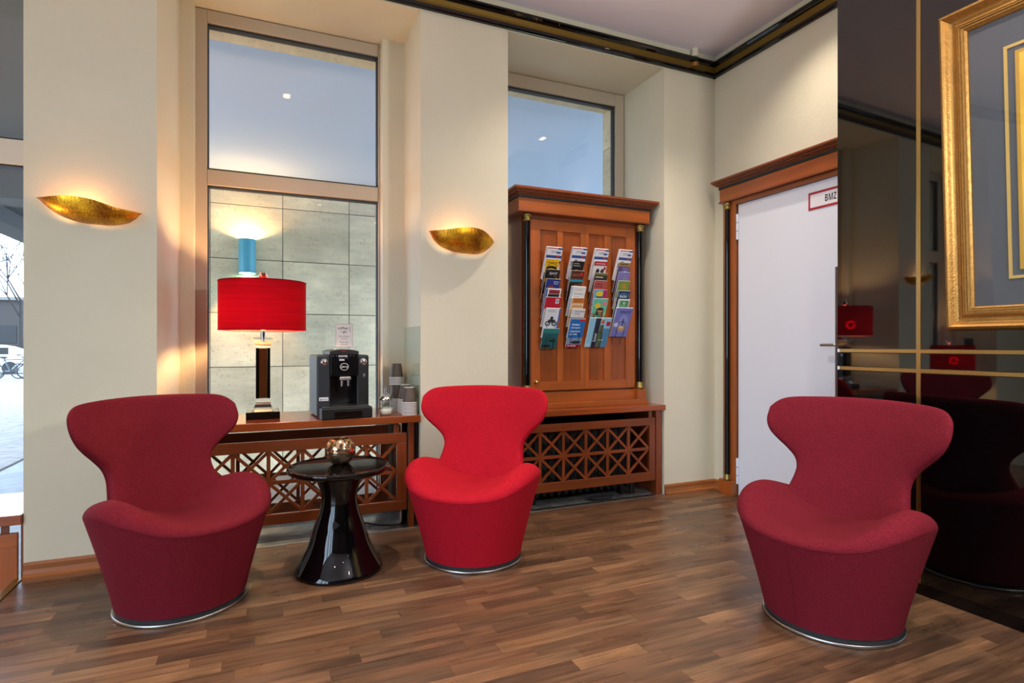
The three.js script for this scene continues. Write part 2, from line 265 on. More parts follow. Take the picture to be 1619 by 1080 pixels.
// ---------------------------------------------------------------- outside: arcade, stone wall, street
{
  const GY = -0.45;
  struct('ground', bx(-60, 30, GY - 0.3, GY, -90, 40), M.paving);
  struct('ground_arcade', bx(-5.95, 6, GY, GY + 0.012, -14, -0.66), M.pavingDark);
  // paving slabs at the edge of the arcade, as far as they can be told apart
  const pav = struct('pavement');
  for (let i = 0; i < 6; i++) for (let j = 0; j < 26; j++) { const x = -6.0 - i * 0.62, z = -3.2 - j * 0.62; part('paving_slab', bx(x - 0.612, x, GY, GY + 0.02, z - 0.612, z), M.paving, pav); }
  const sof = struct('ceiling_outside');
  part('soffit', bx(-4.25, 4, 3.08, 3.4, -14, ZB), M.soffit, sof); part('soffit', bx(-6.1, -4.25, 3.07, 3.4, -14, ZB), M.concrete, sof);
  part('edge_beam', bx(-6.45, -6.1, 2.62, 3.4, -14, ZB), M.concrete, sof);
  part('edge_beam', bx(-6.1, -5.75, 2.82, 3.2, -14, ZB), M.concrete, sof);
  part('cross_beam', bx(-6.1, -4.86, 2.55, 3.2, -4.4, -4.0), M.concrete, sof);
  // stone lintel undersides and reveals just outside the glass
  for (const [a, b] of [[-3.47, -2.33], [-1.7, -0.46]]) part('stone_lintel', bx(a, b, 2.968, 3.2, -0.68, ZW - 0.052, 0, 'x'), M.stone[1], sof);
  part('stone_reveal', bx(-0.548, -0.46, 2.66, 2.966, -0.68, ZW - 0.052), M.stone[2], sof);
  part('stone_reveal', bx(-0.548, -0.46, 2.0, 2.654, -0.68, ZW - 0.052), M.stone[0], sof);
  part('stone_reveal', bx(-2.36, -2.27, 0, 2.966, -0.68, ZW - 0.052), M.stone[0], sof);
  // stone clad wall of slabs with recessed joints
  const w = struct('wall_outside');
  part('wall_core', bx(-4.86, 1.2, GY, 3.08, -4.4, -4.012), M.mortar, w);
  const ys = [GY, 0.189, 0.814, 1.439, 2.064, 2.689, 3.085], j = 0.004;
  let x = -2.117 + 0.766 * 4, k = 0;
  for (; x > -4.8; x -= 0.766) for (let r = 0; r < 6; r++) { const a = Math.max(x - 0.766, -4.86); part('stone_slab', bx(a + j, x - j, ys[r] + j, ys[r + 1] - j, -4.03, -4.0 + rnd() * 0.003, 0.002), M.stone[(k * 7 + r * 3 + Math.floor(rnd() * 2)) % 4], w); k++; }
}
{ // turquoise wall light on the stone wall outside
  const s = thing('outdoor_wall_light', 'turquoise cylinder wall light on the stone cladding behind the window', 'wall light', [-3.264, 1.89, -3.9]);
  const c = M.teal.clone(); c.color.set(0x56aec6); c.side = THREE.DoubleSide;
  part('cylinder_shade', lathe([[0.084, 0.19], [0.084, 0.0], [0.088, 0.0], [0.09, 0.008], [0.09, 0.382], [0.088, 0.39], [0.084, 0.39], [0.084, 0.2], [0, 0.195]], 40), c, s);
  part('ring_groove', uv(new THREE.CylinderGeometry(0.0905, 0.0905, 0.004, 40, 1, true).translate(0, 0.024, 0)), S(0x2f7488), s);
  part('bracket', bx(-0.03, 0.03, 0.1, 0.3, -0.1, -0.08, 0.004), c, s);
  part('bulb', new THREE.SphereGeometry(0.022, 16, 12).translate(0, 0.32, 0), S(0x332200, { emissive: 0xffd7a0, emissiveIntensity: 6 }), s);
  const l = new THREE.PointLight(0xffc888, OUT_CD, 0, 2); l.name = 'outdoor_wall_light_glow'; l.castShadow = true; l.position.set(0, 0.345, 0.0); s.add(l);
  part('bulb', new THREE.SphereGeometry(0.022, 16, 12).translate(0, 0.165, 0), S(0x332200, { emissive: 0xffd7a0, emissiveIntensity: 6 }), s);
  const l2 = new THREE.PointLight(0xffc888, OUT_CD * 5, 0, 2); l2.name = 'outdoor_wall_light_glow_below'; l2.castShadow = true; l2.position.set(0, 0.132, 0.0); s.add(l2);
}
// ---------------------------------------------------------------- chairs
function makeChair(mat) {
  const g = new THREE.Group();
  const yr = (a) => keys([[-10, 0.372], [0, 0.37], [22, 0.378], [42, 0.405], [60, 0.452], [76, 0.484], [90, 0.488], [110, 0.466], [135, 0.43], [160, 0.405], [180, 0.40]], a);
  const CC = [0, -0.06], yc = 0.372;
  const NU = 144, NV = 84;
  const base = grid(NU, NV, (u, v) => {
    const a = u * Math.PI * 2, deg = Math.abs(((u * 360 + 180) % 360) - 180), sx = Math.sin(a), cz = Math.cos(a), Y = yr(deg);
    const n = 2.25, q = (A, B) => Math.pow(Math.pow(Math.abs(sx) / A, n) + Math.pow(Math.abs(cz) / B, n), -1 / n);
    const r1 = q(0.345, cz > 0 ? 0.305 : 0.27), r0 = 0.243;
    const e = keys([[0, 0.024], [30, 0.03], [70, 0.055], [105, 0.055], [150, 0.03], [180, 0.03]], deg), S1 = 0.58, S2 = 0.74;
    let r, y, px, pz;
    if (v < S1) { const t = v / S1; y = 0.03 + t * (Y - e - 0.03); r = lerp(r0, r1, Math.pow(t, 1.12)); px = sx * r; pz = cz * r; }
    else if (v < S2) { const t = (v - S1) / (S2 - S1) * Math.PI / 2; r = r1 - e * (1 - Math.cos(t)) * 1.3; y = Y - e + e * Math.sin(t); px = sx * r; pz = cz * r; }
    else { const s = (v - S2) / (1 - S2), rr = r1 - e * 1.3; px = lerp(sx * rr, CC[0], s); pz = lerp(cz * rr, CC[1], s); y = yc + (Y - yc) * Math.pow(1 - s, 1.75) + 0.006 * Math.sin(Math.PI * Math.min(1, s * 3)) ; }
    return [px, y, pz, u * 1.9, y + (v > S2 ? (v - S2) * 1.4 : 0)];
  }, true);
  part('seat', base, mat, g);
  // stitched seam down the front of the cone and round the rim
  const seam = []; for (let i = 0; i <= 12; i++) { const t = i / 12, y = 0.034 + t * 0.31, r = lerp(0.243, 0.305, Math.pow((y - 0.03) / 0.32, 1.12)); seam.push([0, y, r + 0.0002]); }
  part('seam', tube(seam, 0.0011, 30, 5), mat, g);
  const rim = []; for (let i = 0; i <= 60; i++) { const d = -84 + i * 2.8, a = d * Math.PI / 180, deg = Math.abs(d), e = keys([[0, 0.024], [30, 0.03], [70, 0.055], [105, 0.055], [150, 0.03], [180, 0.03]], deg), n = 2.25, r1 = Math.pow(Math.pow(Math.abs(Math.sin(a)) / 0.345, n) + Math.pow(Math.abs(Math.cos(a)) / 0.305, n), -1 / n); rim.push([Math.sin(a) * r1, yr(deg) - e, Math.cos(a) * r1]); }
  part('seam', tube(rim, 0.0013, 120, 5), mat, g);
  // backrest: narrow at the seat, flaring to wings, wrapping forward
  const W = [[0.30, 0.262], [0.38, 0.25], [0.44, 0.235], [0.50, 0.222], [0.54, 0.219], [0.58, 0.232], [0.62, 0.266], [0.655, 0.302], [0.69, 0.332], [0.73, 0.35], [0.77, 0.354], [0.86, 0.350]];
  const Zc = [[0.30, -0.145], [0.42, -0.175], [0.55, -0.215], [0.70, -0.262], [0.86, -0.312]], K = [[0.3, 1.9], [0.45, 1.7], [0.6, 1.4], [0.75, 1.2], [0.86, 1.1]], T = [[0.3, 0.10], [0.45, 0.085], [0.6, 0.068], [0.86, 0.056]];
  const mid = (s, v) => { // s -1..1 across, v 0..1 up
    const H = 0.848 - 0.012 * s * s - 0.045 * Math.pow(Math.abs(s), 16), y = 0.30 + v * (H - 0.30), w = keys(W, y) , x = s * w;
    return new THREE.Vector3(x, y, keys(Zc, y) + keys(K, y) * x * x);
  };
  const NB = 96, NC = 60;
  const back = grid(NB, NC, (u, v0) => {
    const th = u * Math.PI * 2, ss = Math.sign(Math.sin(th)) || 1, c = Math.cos(th); // loop: u 0..0.5 front, 0.5..1 rear
    const v = Math.sin(v0 * Math.PI / 2), s = Math.sign(c) * (1 - Math.pow(1 - Math.abs(c), 1.0));
    const p = mid(s, v), e = 0.004, du = mid(clamp(s + e, -1, 1), v).sub(mid(clamp(s - e, -1, 1), v)), dv = mid(s, clamp(v + e)).sub(mid(s, clamp(v - e))), n = du.cross(dv).normalize();
    const t = keys(T, p.y) / 2 * Math.pow(Math.abs(Math.sin(th)), 0.55) * Math.pow(Math.max(0, 1 - Math.pow(v, 22)), 0.5);
    p.addScaledVector(n, ss * t); return [p.x, p.y, p.z, p.x + (ss > 0 ? 0 : 0.5), p.y];
  }, true);
  part('backrest', back, mat, g);
  part('plinth', uv(new THREE.CylinderGeometry(0.236, 0.236, 0.026, 72).translate(0, 0.021, 0)), M.rubber, g);
  part('base_ring', lathe([[0.2, 0.001], [0.246, 0.001], [0.25, 0.004], [0.25, 0.011], [0.246, 0.014], [0.2, 0.014]], 96), M.steel, g);
  return g;
}
{
  const a = makeChair(M.fabricWine), R = Math.PI / 180; a.name = numbered('lounge_chair'); scene.add(a);
  tag(a, 'dark red winged swivel lounge chair left of the black pedestal table', 'armchair'); a.position.set(-3.41, 0, 0.545); a.rotation.y = 38 * R;
  const b = copy(a, [-2.115, 0, 0.555], -40 * R, 'bright red winged lounge chair between the pedestal table and the cabinet');
  b.traverse((m) => { if (m.material === M.fabricWine) m.material = M.fabricRed; });
  copy(a, [-1.04, 0, 1.74], -80 * R, 'wine red winged lounge chair in front of the black glass wall');
}

// ---------------------------------------------------------------- lamps of the room, some added for fill
function downlight(x, z, cd, where, cone) {
  const d = thing('ceiling_spot', 'small round recessed ceiling spot ' + where, 'spotlight', [x, CEIL, z]);
  part('trim_ring', lathe([[0.032, 0], [0.034, -0.004], [0.045, -0.003], [0.047, 0.0], [0.032, 0.001]], 32), M.whitePaint, d);
  part('lamp_face', new THREE.CircleGeometry(0.031, 24).rotateX(Math.PI / 2).translate(0, -0.002, 0), S(0x222222, { emissive: 0xffe2b8, emissiveIntensity: 25 }), d);
  const l = new THREE.SpotLight(0xffeedf, cd, 0, cone, 0.85, 2); l.name = 'ceiling_spot_light'; l.position.set(0, -0.02, 0); l.target.position.set(0, -2, 0); l.castShadow = true; l.shadow.radius = 1.5; d.add(l, l.target);
}
for (const [x, z, k, w, cone = 1] of [[-2.91, 0.95, 1.7, 'nearly over the pedestal table', 0.64], [-0.42, 0.98, 0.55, 'close to the white door'], [-1.2, 0.62, 1.0, 'in front of the brochure cabinet'], [-3.72, 2.45, 0.3, 'just in front of the viewer'], [-1.25, 2.2, 1.0, 'above the chair by the black glass'], [-2.75, 4.2, 0.6, 'just behind the viewer'], [-2.3, 4.9, 0.6, 'two steps behind the viewer'], [-5.7, 2.6, 0.7, 'over the lower level, nearest the window wall'], [-5.7, 4.3, 0.7, 'over the middle of the lower level'], [-4.3, 4.3, 0.6, 'over the edge of the platform, nearer one'], [-1.25, 4.2, 0.8, 'beside the black glass wall behind the viewer'], [-4.3, 5.9, 0.7, 'over the edge of the platform, far one'], [-1.25, 5.9, 1, 'in the rear corner by the black glass'], [-5.7, 5.9, 0.7, 'over the far end of the lower level']]) downlight(x, z, DOWN_CD * k, w, cone);  // added spots are unseen, put in to brighten door wall and ceiling
for (const [x, z, w, k] of [[-5.7, 4.6, 'on the lower level by the street windows', 0.2], [-1.25, 3.8, 'over the platform behind the viewer', 1.0]]) { // unseen globes added behind the camera to brighten walls and ceiling
  const p = thing('added_pendant', 'added unseen fill globe hanging ' + w, 'fill lamp', [x, 2.05, z]);
  part('added_globe', new THREE.SphereGeometry(0.15, 32, 20), S(0xf4efe6, { emissive: 0xfff0dc, emissiveIntensity: 1.5 }), p);
  part('cord', uv(new THREE.CylinderGeometry(0.004, 0.004, CEIL - 2.05 - 0.17, 8).translate(0, 0.15 + (CEIL - 2.2) / 2, 0)), M.black, p); part('canopy', uv(new THREE.CylinderGeometry(0.05, 0.05, 0.025, 24).translate(0, CEIL - 2.05 - 0.0135, 0)), M.brassOld, p); part('cap', uv(new THREE.CylinderGeometry(0.03, 0.04, 0.04, 24).translate(0, 0.155, 0)), M.brassOld, p);
  const l = new THREE.PointLight(0xffffff, ADDED_GLOBE_CD * k, 0, 2); l.name = 'added_pendant_light'; l.castShadow = true; l.shadow.radius = 7; p.add(l);
}

function sconce(px, py, top, bot, label) { // gilded leaf of plaster: open above, a slit below
  const s = thing('wall_sconce', label, 'wall lamp', [px, py, 0]);
  const D = (t) => 0.118 * Math.pow(Math.max(0, 1 - Math.pow(Math.abs(t) / 0.212, 2.2)), 0.75) + 0.006;
  const surf = (off) => grid(60, 20, (u, v) => { const t = lerp(-0.211, 0.211, u), a = v * Math.PI / 2, yt = keys(top, t), yb = Math.min(keys(bot, t), yt - 0.0005), d = D(t); return [t, lerp(yb, yt, 1 - Math.cos(a)), lerp(0.012, d, Math.sin(a)) - off, t * 1.2, v * 0.12]; });
  part('leaf_shell', surf(0), M.goldLeaf, s);
  part('bulb', uv(new THREE.CapsuleGeometry(0.01, 0.05, 4, 12).rotateZ(Math.PI / 2).translate(-0.03, -0.02, 0.045)), S(0x332211, { emissive: 0xffd9a0, emissiveIntensity: 4 }), s);
  part('lamp_holder', bx(-0.05, -0.01, -0.03, -0.008, 0.0, 0.03, 0.003), M.steel, s);
  const l = new THREE.PointLight(0xffc98c, SCONCE_CD, 0, 2); l.name = 'wall_sconce_light'; l.position.set(-0.03, 0.0, 0.05); l.castShadow = true; s.add(l);
}
{ // outlines in metres about the middle of each leaf
  const f1 = (p) => [(p[0] - 762) / 1385 * 0.422, (345 - p[1]) / 1385 * 0.436], f2 = (p) => [(p[0] - 815) / 1280 * 0.422, (500 - p[1]) / 1280 * 0.43];
  const t1 = [[70, 180], [200, 190], [350, 186], [550, 178], [700, 185], [850, 205], [1000, 245], [1150, 285], [1300, 293], [1455, 292]].map(f1), b1 = [[70, 180], [200, 290], [330, 390], [480, 460], [650, 500], [850, 512], [1050, 508], [1250, 460], [1350, 390], [1455, 292]].map(f1);
  const t2 = [[175, 335], [400, 335], [550, 315], [700, 290], [850, 275], [1000, 280], [1150, 310], [1300, 380], [1400, 430], [1455, 445]].map(f2), b2 = [[175, 335], [270, 480], [380, 580], [520, 640], [700, 680], [900, 692], [1080, 692], [1200, 660], [1300, 600], [1400, 510], [1455, 445]].map(f2);
  sconce(-3.852, 1.703, t1, b1, 'gilded leaf shaped wall sconce on the broad left pier');
  sconce(-1.992, 1.694, t2, b2, 'gilded leaf shaped wall sconce on the pier between the two windows');
}

// ---------------------------------------------------------------- radiator covers and shelves
function lattice(parent, x0, x1, y0, y1, z, nx, ny, ox0, ox1, oy0, oy1, m = M.cherryDark) {
  const zf = z + 0.018, zb = z - 0.004, t = 0.012;
  part('top_rail', bx(x0, x1, oy1, y1, z, zf + 0.004, 0.002, 'x'), m, parent); part('bottom_rail', bx(x0, x1, y0, oy0, z, zf + 0.004, 0.002, 'x'), m, parent);
  part('stile', bx(x0, ox0, oy0, oy1, z, zf + 0.004, 0.002), m, parent); part('stile', bx(ox1, x1, oy0, oy1, z, zf + 0.004, 0.002), m, parent);
  const cw = (ox1 - ox0) / nx, ch = (oy1 - oy0) / ny, zc = z + 0.008;
  for (let i = 1; i < nx; i++) part('lattice_bar', bar([ox0 + i * cw, oy0, zc], [ox0 + i * cw, oy1, zc], 0.02, t), m, parent);
  for (let j = 1; j < ny; j++) for (let i = 0; i < nx; i++) part('lattice_bar', bar([ox0 + i * cw + 0.01, oy0 + j * ch, zc], [ox0 + (i + 1) * cw - 0.01, oy0 + j * ch, zc], 0.02, t), m, parent);
  for (let i = 0; i < nx; i++) for (let j = 0; j < ny; j++) { const a = ox0 + i * cw, b = a + cw, c = oy0 + j * ch, d = c + ch; part('lattice_bar', bar([a, c, zc - 0.0015], [b, d, zc - 0.0015], 0.016, t - 0.002), m, parent); part('lattice_bar', bar([a, d, zc + 0.0015], [b, c, zc + 0.0015], 0.016, t - 0.002), m, parent); }
}
{ // bay 1
  const s = thing('window_shelf', 'red brown wooden shelf carrying the red lamp and the coffee machine', 'shelf');
  part('shelf_board', bx(-3.535, -2.25, 0.62, 0.662, -0.487, 0.018, 0.004, 'x'), M.cherryShelf, s);
  part('post', bx(-2.315, -2.284, 0, 0.62, -0.05, -0.01, 0.002), M.cherryDark, s);
  part('side_gap_board', bx(-2.283, -2.252, 0, 0.62, -0.4, -0.035), M.black, s);  // black fill stands for the shade in the gap beside the post
  part('post', bx(-3.535, -3.5, 0, 0.62, -0.05, -0.01, 0.002), M.cherryDark, s);
  const c = thing('radiator_cover', 'red brown lattice panel hung below the lamp shelf', 'radiator cover', [0, 0, 0]);
  lattice(c, -3.472, -2.33, 0.112, 0.562, -0.022, 6, 2, -3.417, -2.387, 0.168, 0.503);
  part('hanger', bx(-3.45, -3.42, 0.55, 0.62, -0.03, -0.022), M.cherryDark, c); part('hanger', bx(-2.40, -2.37, 0.55, 0.62, -0.03, -0.022), M.cherryDark, c);
  const c2 = thing('radiator_cover', 'rear lattice panel close to the glass, behind the front one under the lamp shelf', 'radiator cover');
  lattice(c2, -3.45, -2.36, 0.06, 0.56, -0.40, 6, 2, -3.40, -2.41, 0.13, 0.47, M.cherryDark);
  part('foot', bx(-3.44, -3.41, 0, 0.06, -0.4, -0.38), M.cherryDark, c2); part('foot', bx(-2.41, -2.38, 0, 0.06, -0.4, -0.38), M.cherryDark, c2);
  const p = tag(struct('steel_plate', bx(-2.345, -2.338, 0.0, 0.615, -0.38, -0.09, 0.001), M.chrome), 'polished steel plate standing at the right end below the lamp shelf', 'panel'); delete p.userData.kind;
  struct('floor_bay_left', bx(-3.56, -2.25, -0.03, 0.0, -0.55, -0.062), M.darkStone);
  struct('trim_1', bx(-3.58, -2.25, -0.03, 0.003, -0.062, 0.001, 0.0015, 'x'), M.steel);
  tag(part('power_cable', tube([[-2.62, 0.006, -0.25], [-2.55, 0.006, -0.2], [-2.45, 0.005, -0.11], [-2.36, 0.005, -0.085], [-2.33, 0.005, -0.1], [-2.3, 0.006, -0.14]], 0.004, 40, 8), M.rubber, scene), 'black cable curling on the stone floor beneath the lamp shelf', 'cable');
}
{ // bay 2
  const s = thing('window_shelf', 'red brown wooden shelf under the brochure cabinet', 'shelf');
  part('shelf_board', bx(-1.68, -0.462, 0.607, 0.645, -0.487, 0.012, 0.004, 'x'), M.cherryShelf, s);
  part('post', bx(-0.53, -0.478, 0, 0.607, -0.06, -0.012, 0.002), M.cherryDark, s);
  part('side_gap_board', bx(-0.49, -0.474, 0, 0.607, -0.48, -0.06), M.cherryDark, s);
  part('back_board', bx(-1.68, -0.49, 0.0, 0.607, -0.487, -0.47), M.black, s);  // black board added so the recess behind the lattice stays dark
  part('post', bx(-1.68, -1.64, 0, 0.607, -0.06, -0.012, 0.002), M.cherryDark, s);
  const c = thing('radiator_cover', 'red brown lattice panel hung below the brochure cabinet', 'radiator cover');
  lattice(c, -1.68, -0.545, 0.113, 0.557, -0.024, 6, 2, -1.625, -0.594, 0.173, 0.505);
  part('hanger', bx(-1.66, -1.63, 0.5, 0.607, -0.03, -0.024), M.cherryDark, c); part('hanger', bx(-0.585, -0.555, 0.5, 0.607, -0.03, -0.024), M.cherryDark, c);
  const r = thing('radiator', 'black ribbed radiator behind the lattice below the cabinet', 'radiator');
  for (let i = 0; i < 17; i++) { const x = -1.60 + i * 0.056; const sh = new THREE.Shape([[-0.024, 0.09], [0, 0.055], [0.024, 0.09], [0.024, 0.5], [0.016, 0.515], [-0.016, 0.515], [-0.024, 0.5]].map((q) => new THREE.Vector2(...q))); part('fin', uv(new THREE.ExtrudeGeometry(sh, { depth: 0.14, bevelEnabled: false }).translate(x, 0, -0.24)), M.black, r); }
  part('foot', bx(-1.45, -1.42, 0, 0.1, -0.2, -0.14), M.black, r); part('foot', bx(-0.74, -0.71, 0, 0.1, -0.2, -0.14), M.black, r);
  part('valve', uv(new THREE.CylinderGeometry(0.018, 0.018, 0.08, 16).translate(-0.655, 0.04, -0.13)), M.black, r);
  struct('floor_bay_right', bx(-1.69, -0.468, -0.03, 0.0, -0.55, -0.045), M.darkStone);
  struct('trim_2', bx(-1.69, -0.468, -0.03, 0.003, -0.045, 0.001, 0.0015, 'x'), M.steel);
  const cb = tag(part('cable_coil', merge([0, 1, 2, 3].map((k) => tube([0, 1, 2, 3, 4, 5, 6, 7].map((i) => [-0.95 + Math.cos(i * 0.785 + k) * (0.07 + 0.01 * k), 0.006 + k * 0.006, -0.07 + Math.sin(i * 0.785 + k) * (0.02 + k * 0.004)]), 0.0035, 40, 6, true))), M.rubber, scene), 'tangle of thin black cable on the stone floor beneath the cabinet radiator', 'cable');
}
{ // bay 0: the lower level on the left
  const s = thing('window_shelf', 'wooden window shelf on the lower level left of the pier', 'shelf', [0, LOW, 0]);
  part('shelf_board', bx(-5.44, -4.114, 0.603, 0.648, -0.487, 0.018, 0.004, 'x'), M.cherryShelf, s);
  part('post', bx(-4.124, -4.113, 0, 0.603, -0.05, -0.01, 0.002), M.cherryDark, s); part('post', bx(-5.44, -5.4, 0, 0.603, -0.05, -0.01, 0.002), M.cherryDark, s);
  const c = thing('radiator_cover', 'red brown lattice panel on the lower level beside the left pier', 'radiator cover', [0, LOW, 0]);
  lattice(c, -5.36, -4.134, 0.08, 0.562, -0.022, 6, 2, -5.28, -4.214, 0.14, 0.5, M.cherry);
  part('hanger', bx(-5.34, -5.31, 0.5, 0.603, -0.03, -0.022), M.cherryDark, c); part('hanger', bx(-4.20, -4.17, 0.5, 0.603, -0.03, -0.022), M.cherryDark, c);
  const sw = thing('switch_plate', 'black square switch plate on the far window reveal', 'switch', [-5.449, 1.1, -0.26]);
  part('plate', bx(0, 0.008, -0.045, 0.045, -0.045, 0.045, 0.003), M.black, sw); part('rocker', bx(0.008, 0.012, -0.025, 0.025, -0.025, 0.025, 0.002), M.blackPlastic, sw);
}

// ---------------------------------------------------------------- table lamp
function frustum(w0, w1, y0, y1, curve = 0) { // square section that flares from w0 to w1
  const pr = []; const N = 8; for (let i = 0; i <= N; i++) { const t = i / N; pr.push([lerp(w0, w1, curve > 0 ? Math.pow(t, 1 + curve) : 1 - Math.pow(1 - t, 1 - curve)), lerp(y0, y1, t)]); }
  const g = lathe([[0, y0], ...pr.map(([w, y]) => [w * Math.SQRT1_2, y]), [0, y1]], 4); g.rotateY(Math.PI / 4); return toCreasedNormals(g, 0.6);
}
const shadeRed = P(0xa20014, { map: tex(256, 256, (u, v) => { const n = fbm(u, v, 4, 80, 811, 3) - 0.5, k = 0.86 * (1 + n * 0.4); return [255 * k, 255 * k, 255 * k]; }, 0.5, 0.25), roughness: 0.85, specularIntensity: 0.2, transmission: 0.09, thickness: 0, side: THREE.DoubleSide });
const lamp = thing('table_lamp', 'red drum shade table lamp with dark crystal column beside the coffee machine', 'lamp', [-3.10, 0.662, -0.22]);
{
  const L = lamp;
  part('base', bx(-0.087, 0.087, 0, 0.042, -0.087, 0.087, 0.003), M.lacquer, L);
  part('foot', frustum(0.118, 0.072, 0.042, 0.112, -1.2), M.crystal, L);
  part('column', bx(-0.0345, 0.0345, 0.115, 0.395, -0.0345, 0.0345, 0.004), P(0x6a3f1c, { roughness: 0.05, metalness: 0.55, clearcoat: 1, clearcoatRoughness: 0.03 }), L);
  for (const [sx, sz] of [[-1, -1], [1, -1], [1, 1], [-1, 1]]) part('column_edge', bx(sx * 0.029 - 0.0085, sx * 0.029 + 0.0085, 0.114, 0.396, sz * 0.029 - 0.0085, sz * 0.029 + 0.0085, 0.003), M.lacquer, L);
  part('neck', frustum(0.075, 0.135, 0.396, 0.455, 1.2), M.crystal, L);
  part('stem', uv(new THREE.CylinderGeometry(0.008, 0.008, 0.36, 16).translate(0, 0.615, 0)), M.chrome, L);
  part('socket', uv(new THREE.CylinderGeometry(0.016, 0.014, 0.05, 20).translate(0, 0.478, 0)), M.chrome, L);
  part('lamp_shade', new THREE.CylinderGeometry(0.229, 0.229, 0.27, 96, 1, true).translate(0, 0.632, 0), shadeRed, L);
  part('shade_rim', new THREE.TorusGeometry(0.229, 0.0025, 8, 96).rotateX(Math.PI / 2).translate(0, 0.497, 0), shadeRed, L);
  part('shade_rim', new THREE.TorusGeometry(0.229, 0.0025, 8, 96).rotateX(Math.PI / 2).translate(0, 0.767, 0), shadeRed, L);
  part('diffuser', lathe([[0.012, 0.488], [0.17, 0.488], [0.172, 0.49], [0.172, 0.492], [0.012, 0.492]], 64), P(0xf4ead8, { roughness: 0.9, transmission: 0.5, thickness: 0, side: THREE.DoubleSide }), L);
  part('spider', merge([0, 1, 2].map((k) => new THREE.CylinderGeometry(0.0025, 0.0025, 0.226, 8).rotateZ(Math.PI / 2).translate(0.113, 0.755, 0).rotateY(k * 2.094))), M.chrome, L);
  part('finial', lathe([[0, 0.83], [0.012, 0.828], [0.021, 0.818], [0.024, 0.805], [0.02, 0.792], [0.01, 0.784], [0.006, 0.78], [0, 0.78]], 32), M.crystal, L);
  part('bulb', new THREE.SphereGeometry(0.025, 20, 14).translate(-0.06, 0.6, 0.02), S(0x332211, { emissive: 0xffd9a0, emissiveIntensity: 3 }), L);
  const l = new THREE.PointLight(0xffcb90, LAMP_CD, 0, 2); l.name = 'table_lamp_light'; l.castShadow = true; l.shadow.radius = 2; l.position.set(-0.06, 0.6, 0.02); L.add(l);
}
copy(lamp, [-4.93, LOW + 0.648, -0.22], 0, 'red drum shade table lamp on the lower window shelf, seen mirrored in the black glass');

